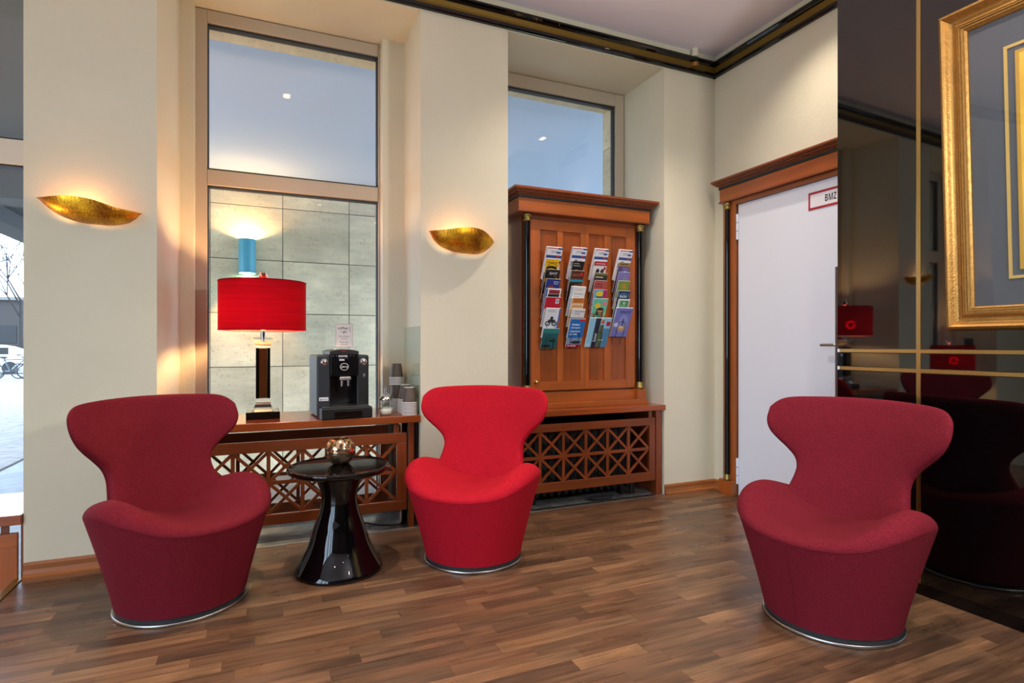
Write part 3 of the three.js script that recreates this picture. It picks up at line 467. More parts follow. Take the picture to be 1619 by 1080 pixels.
// ---------------------------------------------------------------- coffee corner
{
  const m = thing('coffee_machine', 'black automatic coffee machine with two round steel knobs on the shelf', 'coffee machine', [-2.675, 0.662, -0.03], 0.06);
  const B = M.blackPlastic, G = M.greyPlastic;
  part('left_housing', bx(-0.148, -0.072, 0.006, 0.355, -0.34, -0.035, 0.012), G, m);
  part('right_housing', bx(0.072, 0.143, 0.006, 0.355, -0.34, -0.035, 0.012), B, m);
  part('rear_housing', bx(-0.08, 0.08, 0.006, 0.35, -0.34, -0.15, 0.004), B, m);
  part('brew_head', bx(-0.076, 0.076, 0.235, 0.372, -0.30, -0.022, 0.008), M.lacquer, m);
  const lid = new THREE.Shape(); lid.moveTo(-0.078, 0.36); lid.lineTo(0.078, 0.36); lid.lineTo(0.078, 0.374); lid.quadraticCurveTo(0, 0.396, -0.078, 0.374); lid.closePath();
  part('lid', uv(new THREE.ExtrudeGeometry(lid, { depth: 0.26, bevelEnabled: true, bevelSize: 0.003, bevelThickness: 0.003, bevelSegments: 2 }).translate(0, 0, -0.28)), B, m);
  part('spout_bay', bx(-0.072, 0.072, 0.075, 0.24, -0.155, -0.145), S(0x0d1014, { roughness: 0.2 }), m);
  part('drip_tray', bx(-0.135, 0.143, 0.0, 0.062, -0.14, 0.055, 0.006), B, m);
  part('tray_front', bx(-0.07, 0.085, 0.004, 0.045, 0.053, 0.06, 0.003), M.lacquer, m);
  const gr = part('drip_grid', bx(-0.128, 0.136, 0.062, 0.066, -0.135, 0.048, 0.001), S(0x2a2a2a, { roughness: 0.4, metalness: 0.5 }), m);
  for (let i = 0; i < 22; i++) part('grid_bar', bx(-0.123 + i * 0.0118, -0.118 + i * 0.0118, 0.066, 0.0685, -0.13, 0.044), M.steel, gr);
  const sp = part('spout', bx(-0.03, 0.034, 0.212, 0.234, -0.03, 0.004, 0.006), M.steel, m);
  for (const x of [-0.016, 0.02]) part('nozzle', uv(new THREE.CylinderGeometry(0.0065, 0.0055, 0.036, 16).translate(x, 0.197, -0.012)), M.chrome, sp);
  for (const [x, z] of [[-0.108, -0.035], [0.11, -0.035]]) { const k = part('knob', lathe([[0, 0.016], [0.012, 0.015], [0.0165, 0.011], [0.0175, 0.003], [0.0175, 0]], 32).rotateX(Math.PI / 2).translate(x, 0.315, z), M.chrome, m); part('knob_collar', new THREE.TorusGeometry(0.0185, 0.0022, 8, 32).translate(x, 0.315, z + 0.001), M.steel, k); }
  const panel = canvasTex(256, 256, (c, w, h) => { c.fillStyle = '#0b0c0e'; c.fillRect(0, 0, w, h); c.fillStyle = '#cfcfcf'; c.fillRect(70, 32, 90, 16); c.fillRect(78, 74, 52, 18); c.fillStyle = '#9aa0a4'; c.font = '13px sans-serif'; c.fillText('espresso   coffee', 70, 66); for (let i = 0; i < 7; i++) { c.fillRect(12 + i * 34, 36, 12, 5); } c.strokeStyle = '#d8d8d8'; c.lineWidth = 6; c.beginPath(); c.ellipse(128, 160, 40, 38, 0, 0, 7); c.stroke(); c.fillStyle = '#e4e4e4'; c.font = 'italic bold 30px serif'; c.textAlign = 'center'; c.fillText('jura', 128, 170); });
  part('control_panel', new THREE.PlaneGeometry(0.144, 0.13).translate(0, 0.305, -0.0208), P(0xffffff, { map: panel, roughness: 0.15 }), m);
  const disp = canvasTex(128, 32, (c, w, h) => { c.fillStyle = '#1a0204'; c.fillRect(0, 0, w, h); c.fillStyle = '#ff2038'; c.font = 'bold 24px monospace'; c.textAlign = 'center'; c.fillText('READY', 64, 24); });
  part('display', bx(-0.03, 0.022, 0.374, 0.389, -0.0205, -0.0145).translate(0, -0.004, 0), S(0x180204, { emissive: 0x300006, emissiveIntensity: 1 }), m);
  part('display_text', new THREE.PlaneGeometry(0.05, 0.013).translate(-0.004, 0.3775, -0.0138), S(0x000000, { map: disp, emissive: 0xffffff, emissiveMap: disp, emissiveIntensity: 0.7 }), m);
  const stick = canvasTex(128, 64, (c, w, h) => { c.fillStyle = '#d8dad8'; c.fillRect(0, 0, w, h); c.fillStyle = '#1c1c1c'; c.beginPath(); c.moveTo(12, 42); c.lineTo(24, 14); c.lineTo(36, 42); c.fill(); c.font = 'bold 17px sans-serif'; c.fillText('VORSICHT', 40, 36); c.fillRect(0, 50, w, 14); });
  part('sticker', new THREE.PlaneGeometry(0.05, 0.026).translate(-0.11, 0.105, -0.0338), S(0xffffff, { map: stick }), m);
  const star = canvasTex(64, 64, (c) => { c.fillStyle = '#17191c'; c.fillRect(0, 0, 64, 64); c.strokeStyle = '#c8c8c8'; c.lineWidth = 3; c.beginPath(); c.moveTo(40, 8); c.quadraticCurveTo(34, 34, 26, 58); c.moveTo(18, 28); c.lineTo(50, 22); c.moveTo(48, 40); c.lineTo(44, 24); c.stroke(); });
  part('emblem', new THREE.PlaneGeometry(0.024, 0.034).translate(0.113, 0.237, -0.0338), S(0xffffff, { map: star }), m);
  const sg = thing('sign_holder', 'clear upright holder with a coffee notice standing on the coffee machine', 'sign', [-2.653, 1.03, -0.24], 0.05);
  const note = canvasTex(256, 340, (c, w, h) => { c.fillStyle = '#e3dbd3'; c.fillRect(0, 0, w, h); c.strokeStyle = '#5c5450'; c.lineWidth = 3; c.strokeRect(8, 8, w - 16, h - 16); c.fillStyle = '#4a4240'; c.textAlign = 'center'; c.font = 'bold 50px sans-serif'; c.fillText('coffee', 108, 82); c.font = 'bold 26px sans-serif'; c.fillText('to', 88, 122); c.font = 'bold 50px sans-serif'; c.fillText('go', 138, 130); c.lineWidth = 6; c.beginPath(); c.moveTo(200, 40); c.bezierCurveTo(240, 70, 180, 90, 222, 120); c.stroke(); c.font = '25px sans-serif'; c.fillText('Bitte bedienen', 128, 190); c.fillText('Sie sich!', 128, 222); c.fillText('Please help', 128, 272); c.fillText('yourself!', 128, 304); });
  part('notice', bx(-0.052, 0.052, 0.03, 0.172, -0.0006, 0.0), M.paper, sg);
  part('notice_print', new THREE.PlaneGeometry(0.104, 0.142).translate(0, 0.101, 0.0004), S(0xffffff, { map: note, roughness: 0.6 }), sg);
  part('acrylic_sheet', new THREE.PlaneGeometry(0.112, 0.152).translate(0, 0.1, 0.003), M.glass, sg);
  part('holder_foot', bx(-0.06, 0.06, 0.02, 0.026, -0.02, 0.03, 0.001), P(0xe9eef0, { roughness: 0.05 }), sg);
  sg.children[3].position.y = -0.004;
}
function jar(x, z, label) {
  const j = thing('sugar_dispenser', label, 'sugar dispenser', [x, 0.662, z]);
  part('glass_body', lathe([[0.0, 0.002], [0.034, 0.002], [0.038, 0.006], [0.0385, 0.07], [0.036, 0.085], [0.033, 0.09]], 40), M.jarGlass, j);
  part('sugar', lathe([[0, 0.005], [0.034, 0.006], [0.035, 0.032], [0.02, 0.038], [0, 0.034]], 32), S(0xe9e2cf, { roughness: 0.9 }), j);
  part('lid', lathe([[0, 0.118], [0.012, 0.117], [0.022, 0.112], [0.034, 0.1], [0.036, 0.09], [0.033, 0.087], [0, 0.09]], 40), M.chrome, j);
  part('pouring_tube', uv(new THREE.CylinderGeometry(0.006, 0.007, 0.06, 16).rotateZ(0.12).translate(-0.003, 0.132, 0)), M.chrome, j);
}
jar(-2.437, -0.075, 'glass sugar dispenser with pouring tube, in front beside the coffee machine');
jar(-2.41, -0.165, 'second glass sugar dispenser half hidden behind the front one');
{
  const cupGeo = lathe([[0, 0.004], [0.0285, 0.004], [0.0295, 0.0], [0.0305, 0.001], [0.0415, 0.087]], 36), rimGeo = new THREE.TorusGeometry(0.042, 0.0026, 8, 36).rotateX(Math.PI / 2).translate(0, 0.088, 0), footGeo = lathe([[0.0, 0.0035], [0.0285, 0.0035], [0.0298, -0.0008], [0.0308, 0.0012]], 36);
  let first;
  const ORD = ['second', 'third', 'fourth', 'fifth', 'sixth', 'seventh', 'eighth', 'ninth', 'tenth'];
  const stack = (x, z, y, n, where, grp) => { for (let i = 0; i < n; i++) { // nested upside down: each rim shows below the next
    const yy = y + 0.0905 + i * 0.0088, last = i === n - 1, label = last ? 'brown paper cup upside down on top of ' + where : ORD[n - 2 - i] + ' paper cup from the top of ' + where;
    if (!first) { first = thing('paper_cup', label, 'cup', [x, yy, z], 0, grp); first.rotation.x = Math.PI; part('body', cupGeo, M.cup, first); part('rim', rimGeo, M.cupRim, first); part('foot', footGeo, M.cupRim, first); } else { const c = copy(first, [x + (rnd() - 0.5) * 0.001, yy, z], 0, label, grp); c.rotation.x = Math.PI; if (last) delete c.userData.group; else c.userData.group = grp; }
  } };
  stack(-2.302, -0.045, 0.662, 9, 'the front stack at the shelf end', 'cups in the front stack');
  stack(-2.303, -0.15, 0.662, 10, 'the middle stack behind the sugar', 'cups in the middle stack');
  stack(-2.325, -0.30, 0.662, 9, 'the tall stack farthest back', 'cups in the tall stack');
  stack(-2.325, -0.30, 0.662 + 0.0905 + 0.071, 6, 'the second tier on the tall stack', 'cups in the upper tier of the tall stack');
  const g = tag(part('splash_glass', bx(-2.2555, -2.2495, 0.664, 1.186, -0.40, 0.0, 0.001), P(0xf7fbfa, { roughness: 0.02, transmission: 1, thickness: 0, ior: 1.5 }), scene), 'clear glass splash plate on the reveal behind the paper cups', 'glass plate');
}

// ---------------------------------------------------------------- pedestal table and votive
{
  const t = thing('pedestal_table', 'glossy black round table on a flared pedestal between two chairs', 'table', [-2.764, 0, 0.46]);
  const prof = [[0, 0.0], [0.196, 0.0], [0.203, 0.004], [0.204, 0.012], [0.2, 0.022], [0.163, 0.085], [0.14, 0.135], [0.1185, 0.207], [0.094, 0.275], [0.083, 0.33], [0.085, 0.372], [0.101, 0.42], [0.112, 0.448], [0.118, 0.466], [0, 0.466]];
  const c = new THREE.SplineCurve(prof.slice(4, 13).map((p) => new THREE.Vector2(...p))).getPoints(48).map((p) => [p.x, p.y]);
  part('pedestal', lathe([...prof.slice(0, 4), ...c, [0.118, 0.466], [0, 0.466]], 96), M.lacquer, t);
  part('tabletop', lathe([[0, 0.466], [0.19, 0.466], [0.222, 0.47], [0.234, 0.478], [0.238, 0.487], [0.238, 0.494], [0.234, 0.499], [0.229, 0.4995], [0.224, 0.495], [0.216, 0.4932], [0.212, 0.493], [0.208, 0.493], [0.1, 0.493], [0, 0.493]], 96), M.lacquer, t);
  const v = thing('votive_holder', 'speckled silver and gold glass globe standing on the black table', 'candle holder', [-2.752, 0.4935, 0.40]);
  const spec = (u, w) => fbm(u, w, 24, 14, 901, 4) * 0.7 + fbm(u, w, 60, 40, 931, 2) * 0.3;
  const glassMap = tex(512, 256, (u, w) => { const n = spec(u, w), m = fbm(u, w, 6, 4, 951, 3); return n > 0.57 ? [40, 28, 14] : n > 0.52 ? [150, 108, 50] : [232 - m * 30, 214 - m * 60, 190 - m * 90]; });
  const rough = tex(512, 256, (u, w) => spec(u, w) > 0.57 ? 0.6 : 0.16, 1, 1, false), met = tex(512, 256, (u, w) => spec(u, w) > 0.57 ? 0.2 : 0.95, 1, 1, false);
  const pts = []; for (let i = 0; i <= 28; i++) { const a = lerp(-1.12, 0.93, i / 28); pts.push([0.072 * Math.cos(a), 0.0648 + 0.072 * Math.sin(a)]); }
  part('globe', lathe([[0, 0.0], ...pts, [0.041, 0.1225], [0.04, 0.12], [0.055, 0.105], [0.066, 0.07], [0.055, 0.03], [0.03, 0.008], [0, 0.006]], 64), S(0xffffff, { map: glassMap, roughnessMap: rough, roughness: 1, metalnessMap: met, metalness: 1 }), v);
  part('tea_light', lathe([[0, 0.008], [0.019, 0.008], [0.019, 0.022], [0, 0.022]], 24), S(0xd8d8d8, { metalness: 0.6, roughness: 0.4 }), v);
}

// ---------------------------------------------------------------- brochure cabinet
{
  const c = thing('cabinet', 'cherry wood cabinet with black side columns holding the brochures', 'cabinet');
  const zF = -0.165; // carcass front
  part('carcass', bx(-1.515, -0.555, 0.75, 1.96, -0.47, zF, 0.002), M.cherryDark, c);
  part('base_plinth', bx(-1.54, -0.536, 0.645, 0.682, -0.47, -0.10, 0.003, 'x'), M.cherry, c);
  part('base_board', bx(-1.48, -0.61, 0.682, 0.752, -0.47, -0.145, 0.002, 'x'), M.cherry, c);
  for (const [a, b] of [[-1.535, -1.47], [-0.622, -0.548]]) part('plinth_block', bx(a, b, 0.682, 0.756, -0.47, -0.105, 0.002), M.cherry, c);
  part('frieze', bx(-1.572, -0.53, 1.958, 2.042, -0.47, -0.085, 0.002, 'x'), M.cherry, c);
  part('frieze_bead', bx(-1.578, -0.524, 1.948, 1.958, -0.47, -0.08, 0.002, 'x'), M.cherryDark, c);
  part('architrave', bx(-1.5, -0.60, 1.915, 1.95, -0.47, -0.15, 0.002, 'x'), M.cherryDark, c);
  part('black_fillet', bx(-1.576, -0.526, 2.042, 2.056, -0.47, -0.08, 0.001, 'x'), M.black, c);
  { // cornice: stepped profile, mitred round three sides as stacked slabs
    const st = [[2.056, 2.064, 0.0], [2.064, 2.072, 0.009], [2.072, 2.082, 0.02], [2.082, 2.09, 0.028], [2.09, 2.108, 0.036]];
    part('cornice', merge(st.map(([a, b, o]) => bx(-1.578 - o, -0.52 + o * 1.2, a, b, -0.47, -0.078 + o, 0.003, 'x'))), M.cherryDark, c);
  }
  for (const x of [-1.491, -0.585]) {
    const col = part('column', uv(new THREE.CylinderGeometry(0.021, 0.023, 1.1, 32).translate(x, 1.35, -0.128)), M.lacquer, c);
    part('capital', lathe([[0.022, 1.896], [0.027, 1.899], [0.027, 1.908], [0.023, 1.912], [0.024, 1.926], [0.03, 1.936], [0.031, 1.948], [0, 1.948]], 32).translate(x, 0, -0.128), M.brassOld, col);
    part('column_base', lathe([[0, 0.756], [0.031, 0.756], [0.031, 0.768], [0.026, 0.774], [0.027, 0.788], [0.024, 0.794], [0.024, 0.806]], 32).translate(x, 0, -0.128), M.brassOld, col);
  }
  const leaf = (x0, x1, st) => { // one door leaf: frame, two sunk panels and a muntin
    const d = part('door', bx(x0, x1, 0.765, 1.915, zF, -0.152, 0.001), M.cherryDark, c), z1 = -0.139, [a, b, e, f] = st;
    part('stile', bx(x0, a, 0.765, 1.915, -0.154, z1, 0.0015), M.cherry, d); part('stile', bx(f, x1, 0.765, 1.915, -0.154, z1, 0.0015), M.cherry, d);
    part('muntin', bx(b, e, 0.823, 1.852, -0.154, z1 - 0.001, 0.0015), M.cherry, d);
    part('rail', bx(a, f, 1.852, 1.915, -0.154, z1, 0.0015, 'x'), M.cherry, d); part('rail', bx(a, f, 0.765, 0.823, -0.154, z1, 0.0015, 'x'), M.cherry, d);
    part('panel', bx(a, b, 0.823, 1.852, -0.154, -0.1505), M.cherryPanel, d); part('panel', bx(e, f, 0.823, 1.852, -0.154, -0.1505), M.cherryPanel, d);
    return d;
  };
  const l = leaf(-1.462, -1.0425, [-1.389, -1.258, -1.21, -1.075]); leaf(-1.0415, -0.618, [-1.008, -0.879, -0.825, -0.698]);
  part('knob', lathe([[0.0, 0.0], [0.006, 0.0], [0.006, 0.008], [0.012, 0.013], [0.0125, 0.019], [0.008, 0.024], [0, 0.025]], 24).rotateX(Math.PI / 2).translate(-1.423, 0.825, -0.139), M.brass, l);
}
// brochures: [column, top height, width, height, thickness, label words, painter]
{
  const X = [-1.345, -1.155, -0.977, -0.785];
  const T = (c, s, x, y, px, col, f = 'bold') => { c.fillStyle = col; c.font = f + ' ' + px + 'px sans-serif'; c.textAlign = 'left'; c.fillText(s, x, y); };
  const R = (c, col, x, y, w, h) => { c.fillStyle = col; c.fillRect(x, y, w, h); };
  const E = (c, col, x, y, a, b) => { c.fillStyle = col; c.beginPath(); c.ellipse(x, y, a, b, 0, 0, 7); c.fill(); };
  const lines = (c, col, x, y, w, n, s) => { for (let i = 0; i < n; i++) R(c, col, x, y + i * s, w * (0.7 + 0.3 * hash(i, y, 3)), s * 0.35); };
  const guide = (c) => { R(c, '#e6e6e8', 0, 0, 128, 256); R(c, '#b02848', 0, 0, 90, 8); R(c, '#28417c', 90, 0, 38, 14); lines(c, '#70757c', 34, 26, 60, 2, 10); R(c, '#41589a', 80, 30, 36, 16); R(c, '#2c4a8e', 0, 60, 128, 22); E(c, '#a83a3a', 96, 70, 14, 10); for (let i = 0; i < 40; i++) R(c, ['#9a9a98', '#5f605e', '#c8c4bc', '#3c3c3c'][i % 4], hash(i, 1, 8) * 110, 90 + hash(i, 2, 8) * 150, 30, 16); };
  const blobs = (c, cols, y0, y1, n, s) => { for (let i = 0; i < n; i++) E(c, cols[i % cols.length], hash(i, 1, s) * 128, lerp(y0, y1, hash(i, 2, s)), 8 + hash(i, 3, s) * 16, 6 + hash(i, 4, s) * 14); };
  const D = [
    [0, 1.712, 0.112, 0.22, 0.024, 'white city guide with red and blue bands, top of the first column', guide],
    [0, 1.641, 0.098, 0.20, 0.004, 'yellow leaflet with black motif in the first column', (c) => { R(c, '#e8b516', 0, 0, 128, 256); T(c, 'In Bed Sie Dem', 10, 36, 15, '#3a2c08'); E(c, '#1c1608', 64, 84, 52, 24); E(c, '#caa018', 64, 96, 38, 16); R(c, '#2b2210', 0, 120, 128, 136); }],
    [0, 1.571, 0.108, 0.21, 0.004, 'black leaflet with silver script in the first column', (c) => { R(c, '#191614', 0, 0, 128, 256); blobs(c, ['#3a3128', '#544a3c', '#2a1414'], 0, 250, 30, 12); T(c, 'Spirit', 34, 40, 28, '#c9c9cc', 'italic bold'); blobs(c, ['#a87a20', '#7a2030', '#c8a020'], 80, 250, 14, 13); }],
    [0, 1.509, 0.102, 0.21, 0.004, 'navy blue leaflet with small red figures in the first column', (c) => { R(c, '#27367e', 0, 0, 128, 256); T(c, 'Niemand', 68, 28, 12, '#dfe4f4'); T(c, 'Firmen', 72, 44, 12, '#dfe4f4'); E(c, '#9c4034', 52, 74, 30, 16); blobs(c, ['#b03a3a', '#b0702a', '#7c2c50'], 90, 250, 18, 21); }],
    [0, 1.445, 0.112, 0.21, 0.006, 'white leaflet with a red and black title block in the first column', (c) => { R(c, '#e6e6e2', 0, 0, 128, 256); R(c, '#2d58a4', 0, 0, 14, 256); R(c, '#a6343c', 26, 10, 92, 34); lines(c, '#3c1618', 32, 16, 80, 2, 12); R(c, '#1e1a1c', 22, 46, 96, 40); }],
    [0, 1.388, 0.114, 0.21, 0.006, 'red leaflet with a square white emblem in the first column', (c) => { R(c, '#b8152c', 0, 0, 128, 100); R(c, '#e8e6e4', 0, 100, 128, 156); R(c, '#d8d0d0', 84, 12, 30, 40); R(c, '#8a93a0', 90, 20, 18, 22); }],
    [0, 1.315, 0.108, 0.21, 0.008, 'white leaflet with a grey motorcycle picture in the first column', (c) => { R(c, '#dde0e2', 0, 0, 128, 256); R(c, '#3a66ac', 116, 0, 12, 256); lines(c, '#8a8c92', 16, 14, 74, 2, 12); E(c, '#44484c', 34, 130, 24, 22); E(c, '#44484c', 92, 130, 24, 22); E(c, '#caced2', 34, 130, 14, 13); E(c, '#caced2', 92, 130, 14, 13); R(c, '#33373b', 34, 96, 60, 26); E(c, '#2a2d30', 62, 84, 14, 14); }],
    [0, 1.183, 0.118, 0.15, 0.003, 'dark teal leaflet with a diver, lowest of the first column', (c) => { R(c, '#1d5a5c', 0, 0, 128, 256); R(c, '#2a7a78', 0, 0, 128, 60); E(c, '#15282a', 84, 150, 30, 14); E(c, '#122022', 44, 216, 36, 16); R(c, '#3b4c40', 0, 232, 128, 24); }],
    [1, 1.722, 0.108, 0.22, 0.024, 'white city guide with red and blue bands, top of the second column', guide],
    [1, 1.637, 0.09, 0.21, 0.004, 'black leaflet with a yellow emblem in the second column', (c) => { R(c, '#171310', 0, 0, 128, 256); lines(c, '#b8b0a0', 14, 18, 90, 2, 18); E(c, '#b8851c', 58, 96, 40, 24); E(c, '#171310', 58, 104, 20, 14); R(c, '#4a3520', 0, 150, 128, 106); }],
    [1, 1.573, 0.1, 0.21, 0.004, 'brown leaflet with a turquoise band and portrait in the second column', (c) => { R(c, '#5a2c1c', 0, 0, 128, 256); T(c, 'Klassik', 12, 44, 24, '#b88a60', 'italic'); E(c, '#d02030', 104, 30, 14, 14); R(c, '#1d93a4', 0, 74, 128, 22); R(c, '#2c1d16', 0, 96, 128, 160); E(c, '#b98560', 66, 134, 24, 18); R(c, '#7c5238', 90, 110, 38, 60); }],
    [1, 1.464, 0.11, 0.21, 0.012, 'white leaflet with grey title lines in the second column', (c) => { R(c, '#e7e4dd', 0, 0, 128, 256); R(c, '#b5cbd8', 0, 0, 14, 256); lines(c, '#a49f98', 34, 24, 80, 1, 12); T(c, 'RESTAURANTS', 34, 66, 12, '#5d5850'); lines(c, '#98938c', 34, 84, 70, 3, 12); }],
    [1, 1.39, 0.098, 0.21, 0.006, 'orange and cream leaflet in the second column', (c) => { R(c, '#e2c197', 0, 0, 128, 256); R(c, '#c87a36', 12, 0, 116, 46); lines(c, '#8a4c1c', 24, 14, 84, 2, 12); R(c, '#d39a60', 20, 64, 96, 20); blobs(c, ['#ab7a4c', '#eed6b0'], 90, 240, 12, 31); }],
    [1, 1.316, 0.1, 0.21, 0.006, 'white leaflet with a dark vehicle picture in the second column', (c) => { R(c, '#d6d7d4', 0, 0, 128, 256); T(c, 'WILLKOMMEN', 30, 28, 13, '#3c3e40'); T(c, 'AN BORD', 30, 48, 12, '#3c3e40'); R(c, '#525c66', 0, 76, 128, 50); E(c, '#23282e', 70, 104, 50, 20); lines(c, '#95979a', 14, 150, 96, 6, 12); }],
    [1, 1.249, 0.115, 0.21, 0.004, 'blue leaflet with white title and red corner, lowest of the second column', (c) => { R(c, '#1f6cb4', 0, 0, 128, 256); R(c, '#bf2136', 78, 0, 50, 22); T(c, 'Weber', 18, 58, 22, '#f0f4f8'); T(c, 'Kneipen', 16, 84, 20, '#dce8f4'); T(c, 'Citytour', 12, 118, 22, '#e8f0f8'); T(c, 'zu Fuß', 12, 142, 20, '#e8f0f8'); R(c, '#7e98b0', 0, 168, 128, 60); E(c, '#22343c', 80, 208, 44, 14); R(c, '#a81c30', 0, 228, 128, 28); lines(c, '#e8d8d8', 14, 236, 80, 1, 20); }],
    [2, 1.724, 0.106, 0.22, 0.024, 'white city guide with red and blue bands, top of the third column', guide],
    [2, 1.645, 0.102, 0.22, 0.006, 'white leaflet with a red header and two dark photos in the third column', (c) => { R(c, '#e6e2de', 0, 0, 128, 256); R(c, '#bb2233', 0, 0, 128, 36); T(c, 'EUROPA REISEN', 14, 24, 13, '#f0e4e0'); E(c, '#38282a', 46, 84, 18, 24); E(c, '#4a3030', 92, 84, 18, 24); R(c, '#b02838', 100, 44, 22, 26); R(c, '#cfcac4', 0, 140, 128, 116); }],
    [2, 1.566, 0.104, 0.21, 0.004, 'dark olive leaflet in the third column', (c) => { R(c, '#76703c', 0, 0, 128, 20); R(c, '#2c2b22', 0, 20, 128, 236); lines(c, '#d8d4c4', 14, 32, 84, 1, 24); R(c, '#7c2c24', 0, 64, 128, 40); }],
    [2, 1.515, 0.098, 0.21, 0.004, 'salmon red leaflet with dark title lines in the third column', (c) => { R(c, '#b8514c', 0, 0, 128, 256); lines(c, '#6e1e20', 12, 30, 100, 2, 20); R(c, '#d08a7c', 0, 76, 128, 40); blobs(c, ['#8c3434', '#c8a090'], 120, 250, 12, 44); }],
    [2, 1.452, 0.102, 0.21, 0.004, 'light blue leaflet with a yellow oval and magenta edge in the third column', (c) => { R(c, '#5fa8c4', 0, 0, 128, 256); R(c, '#b02064', 92, 0, 36, 256); E(c, '#e2c81e', 56, 36, 36, 24); R(c, '#3c3c80', 30, 60, 60, 22); R(c, '#a8205c', 0, 130, 128, 126); blobs(c, ['#d04a84', '#e8d8e0'], 140, 250, 12, 47); }],
    [2, 1.391, 0.114, 0.21, 0.006, 'mint green leaflet with a portrait and yellow bursts in the third column', (c) => { R(c, '#66c09a', 0, 0, 128, 256); E(c, '#e4c234', 44, 62, 26, 22); E(c, '#d8828a', 102, 44, 20, 20); R(c, '#4a3a20', 40, 90, 64, 60); E(c, '#c89468', 74, 110, 22, 22); E(c, '#2c2414', 74, 92, 26, 12); blobs(c, ['#c05048', '#e2cc50', '#46906c'], 120, 180, 10, 53); R(c, '#5cba94', 0, 186, 128, 70); }],
    [2, 1.257, 0.172, 0.215, 0.008, 'large magazine with a church tower on blue, lowest of the third column', (c) => { R(c, '#8ec4dc', 0, 0, 128, 256); R(c, '#272a3c', 34, 0, 30, 256); R(c, '#4a86aa', 88, 90, 40, 166); R(c, '#5a5c44', 66, 60, 22, 196); E(c, '#c8663c', 78, 34, 10, 18); R(c, '#4b6a42', 62, 130, 20, 90); R(c, '#b01830', 100, 30, 24, 38); c.save(); c.translate(56, 210); c.rotate(-Math.PI / 2); T(c, 'Kaiser', 0, 0, 26, '#e8ecf0', 'italic bold'); c.restore(); R(c, '#e8eef2', 72, 190, 30, 5); lines(c, '#e0eef4', 4, 226, 24, 2, 12); }],
    [3, 1.73, 0.106, 0.22, 0.024, 'white city guide with red and blue bands, top of the fourth column', guide],
    [3, 1.648, 0.094, 0.22, 0.004, 'purple leaflet with a gold header in the fourth column', (c) => { R(c, '#5d4a7c', 0, 0, 128, 256); R(c, '#a8843a', 0, 0, 128, 32); lines(c, '#4c3410', 14, 10, 96, 1, 24); R(c, '#7c6aa0', 50, 40, 70, 70); E(c, '#c0a8c0', 88, 86, 12, 20); R(c, '#3a2c50', 0, 150, 128, 106); }],
    [3, 1.582, 0.094, 0.21, 0.004, 'lilac leaflet with a grey tower in the fourth column', (c) => { R(c, '#8078b8', 0, 0, 128, 256); c.fillStyle = '#8c8c90'; c.beginPath(); c.moveTo(40, 110); c.lineTo(70, 24); c.lineTo(128, 90); c.lineTo(128, 120); c.fill(); R(c, '#6a6a88', 0, 120, 128, 136); blobs(c, ['#a09cc8', '#54526c'], 130, 250, 12, 61); }],
    [3, 1.52, 0.094, 0.21, 0.006, 'olive green leaflet with an orange triangle in the fourth column', (c) => { R(c, '#7c9430', 0, 0, 128, 256); c.fillStyle = '#d08030'; c.beginPath(); c.moveTo(44, 64); c.lineTo(70, 18); c.lineTo(98, 64); c.fill(); E(c, '#2a3210', 70, 96, 42, 12); R(c, '#d8d8c0', 0, 150, 128, 106); }],
    [3, 1.451, 0.1, 0.21, 0.006, 'navy leaflet with white B434 lettering in the fourth column', (c) => { R(c, '#16395e', 0, 0, 128, 256); T(c, 'B434', 26, 62, 32, '#e0eaf2'); R(c, '#8aa8c4', 12, 22, 5, 34); R(c, '#8aa8c4', 112, 22, 5, 34); lines(c, '#7a9aba', 34, 24, 70, 1, 16); R(c, '#1f6a84', 0, 120, 128, 136); }],
    [3, 1.391, 0.094, 0.21, 0.006, 'pale green leaflet with a green title box in the fourth column', (c) => { R(c, '#c4d4bc', 0, 0, 128, 256); R(c, '#4e8e5c', 20, 12, 96, 64); T(c, 'K2', 54, 42, 24, '#e4ece0'); lines(c, '#b8d0b4', 32, 52, 70, 2, 9); R(c, '#8aa88a', 20, 84, 96, 30); }],
    [3, 1.331, 0.136, 0.215, 0.01, 'lavender SHOP magazine with an oval picture, lowest of the fourth column', (c) => { R(c, '#7478bc', 0, 0, 128, 256); T(c, 'SHOP', 30, 48, 34, '#1c2258'); c.strokeStyle = '#3c4070'; E(c, '#8a8ec8', 72, 140, 38, 80); E(c, '#c89a54', 70, 182, 34, 22); E(c, '#d8c8a8', 66, 172, 20, 10); R(c, '#5a6090', 64, 96, 16, 60); E(c, '#c9d2e6', 24, 150, 18, 20); }],
  ];
  const TH = 0.40; // lean: tops stand out from the door
  const racks = X.map((x, i) => { const r = thing('brochure_rack', 'black wire brochure rack on the cabinet door, ' + ['first', 'second', 'third', 'fourth'][i] + ' column from the left', 'rack', [x, 0, -0.136], 0, undefined);
    for (const s of [-0.035, 0.035]) part('wire_upright', new THREE.CylinderGeometry(0.0018, 0.0018, 0.56, 6).translate(s, 1.36, 0), M.wire, r); return r; });
  for (const [col, yt, w, h, th, label, paint] of D) {
    const hh = Math.max(h, 0.15), zb = 0.02 + th;
    const yb = yt - hh * Math.cos(TH), b = thing('brochure', label, 'brochure', [X[col] + (rnd() - 0.5) * 0.004, yb, -0.136 + zb]);
    b.rotation.x = TH; b.rotation.z = (rnd() - 0.5) * 0.02;
    part('pages', bx(-w / 2, w / 2, 0, hh, -th, 0), M.paper, b);
    const map = canvasTex(128, 256, (c) => paint(c));
    part('cover', new THREE.PlaneGeometry(w, hh).translate(0, hh / 2, 0.0005), S(0xffffff, { map, roughness: 0.4 }), b);
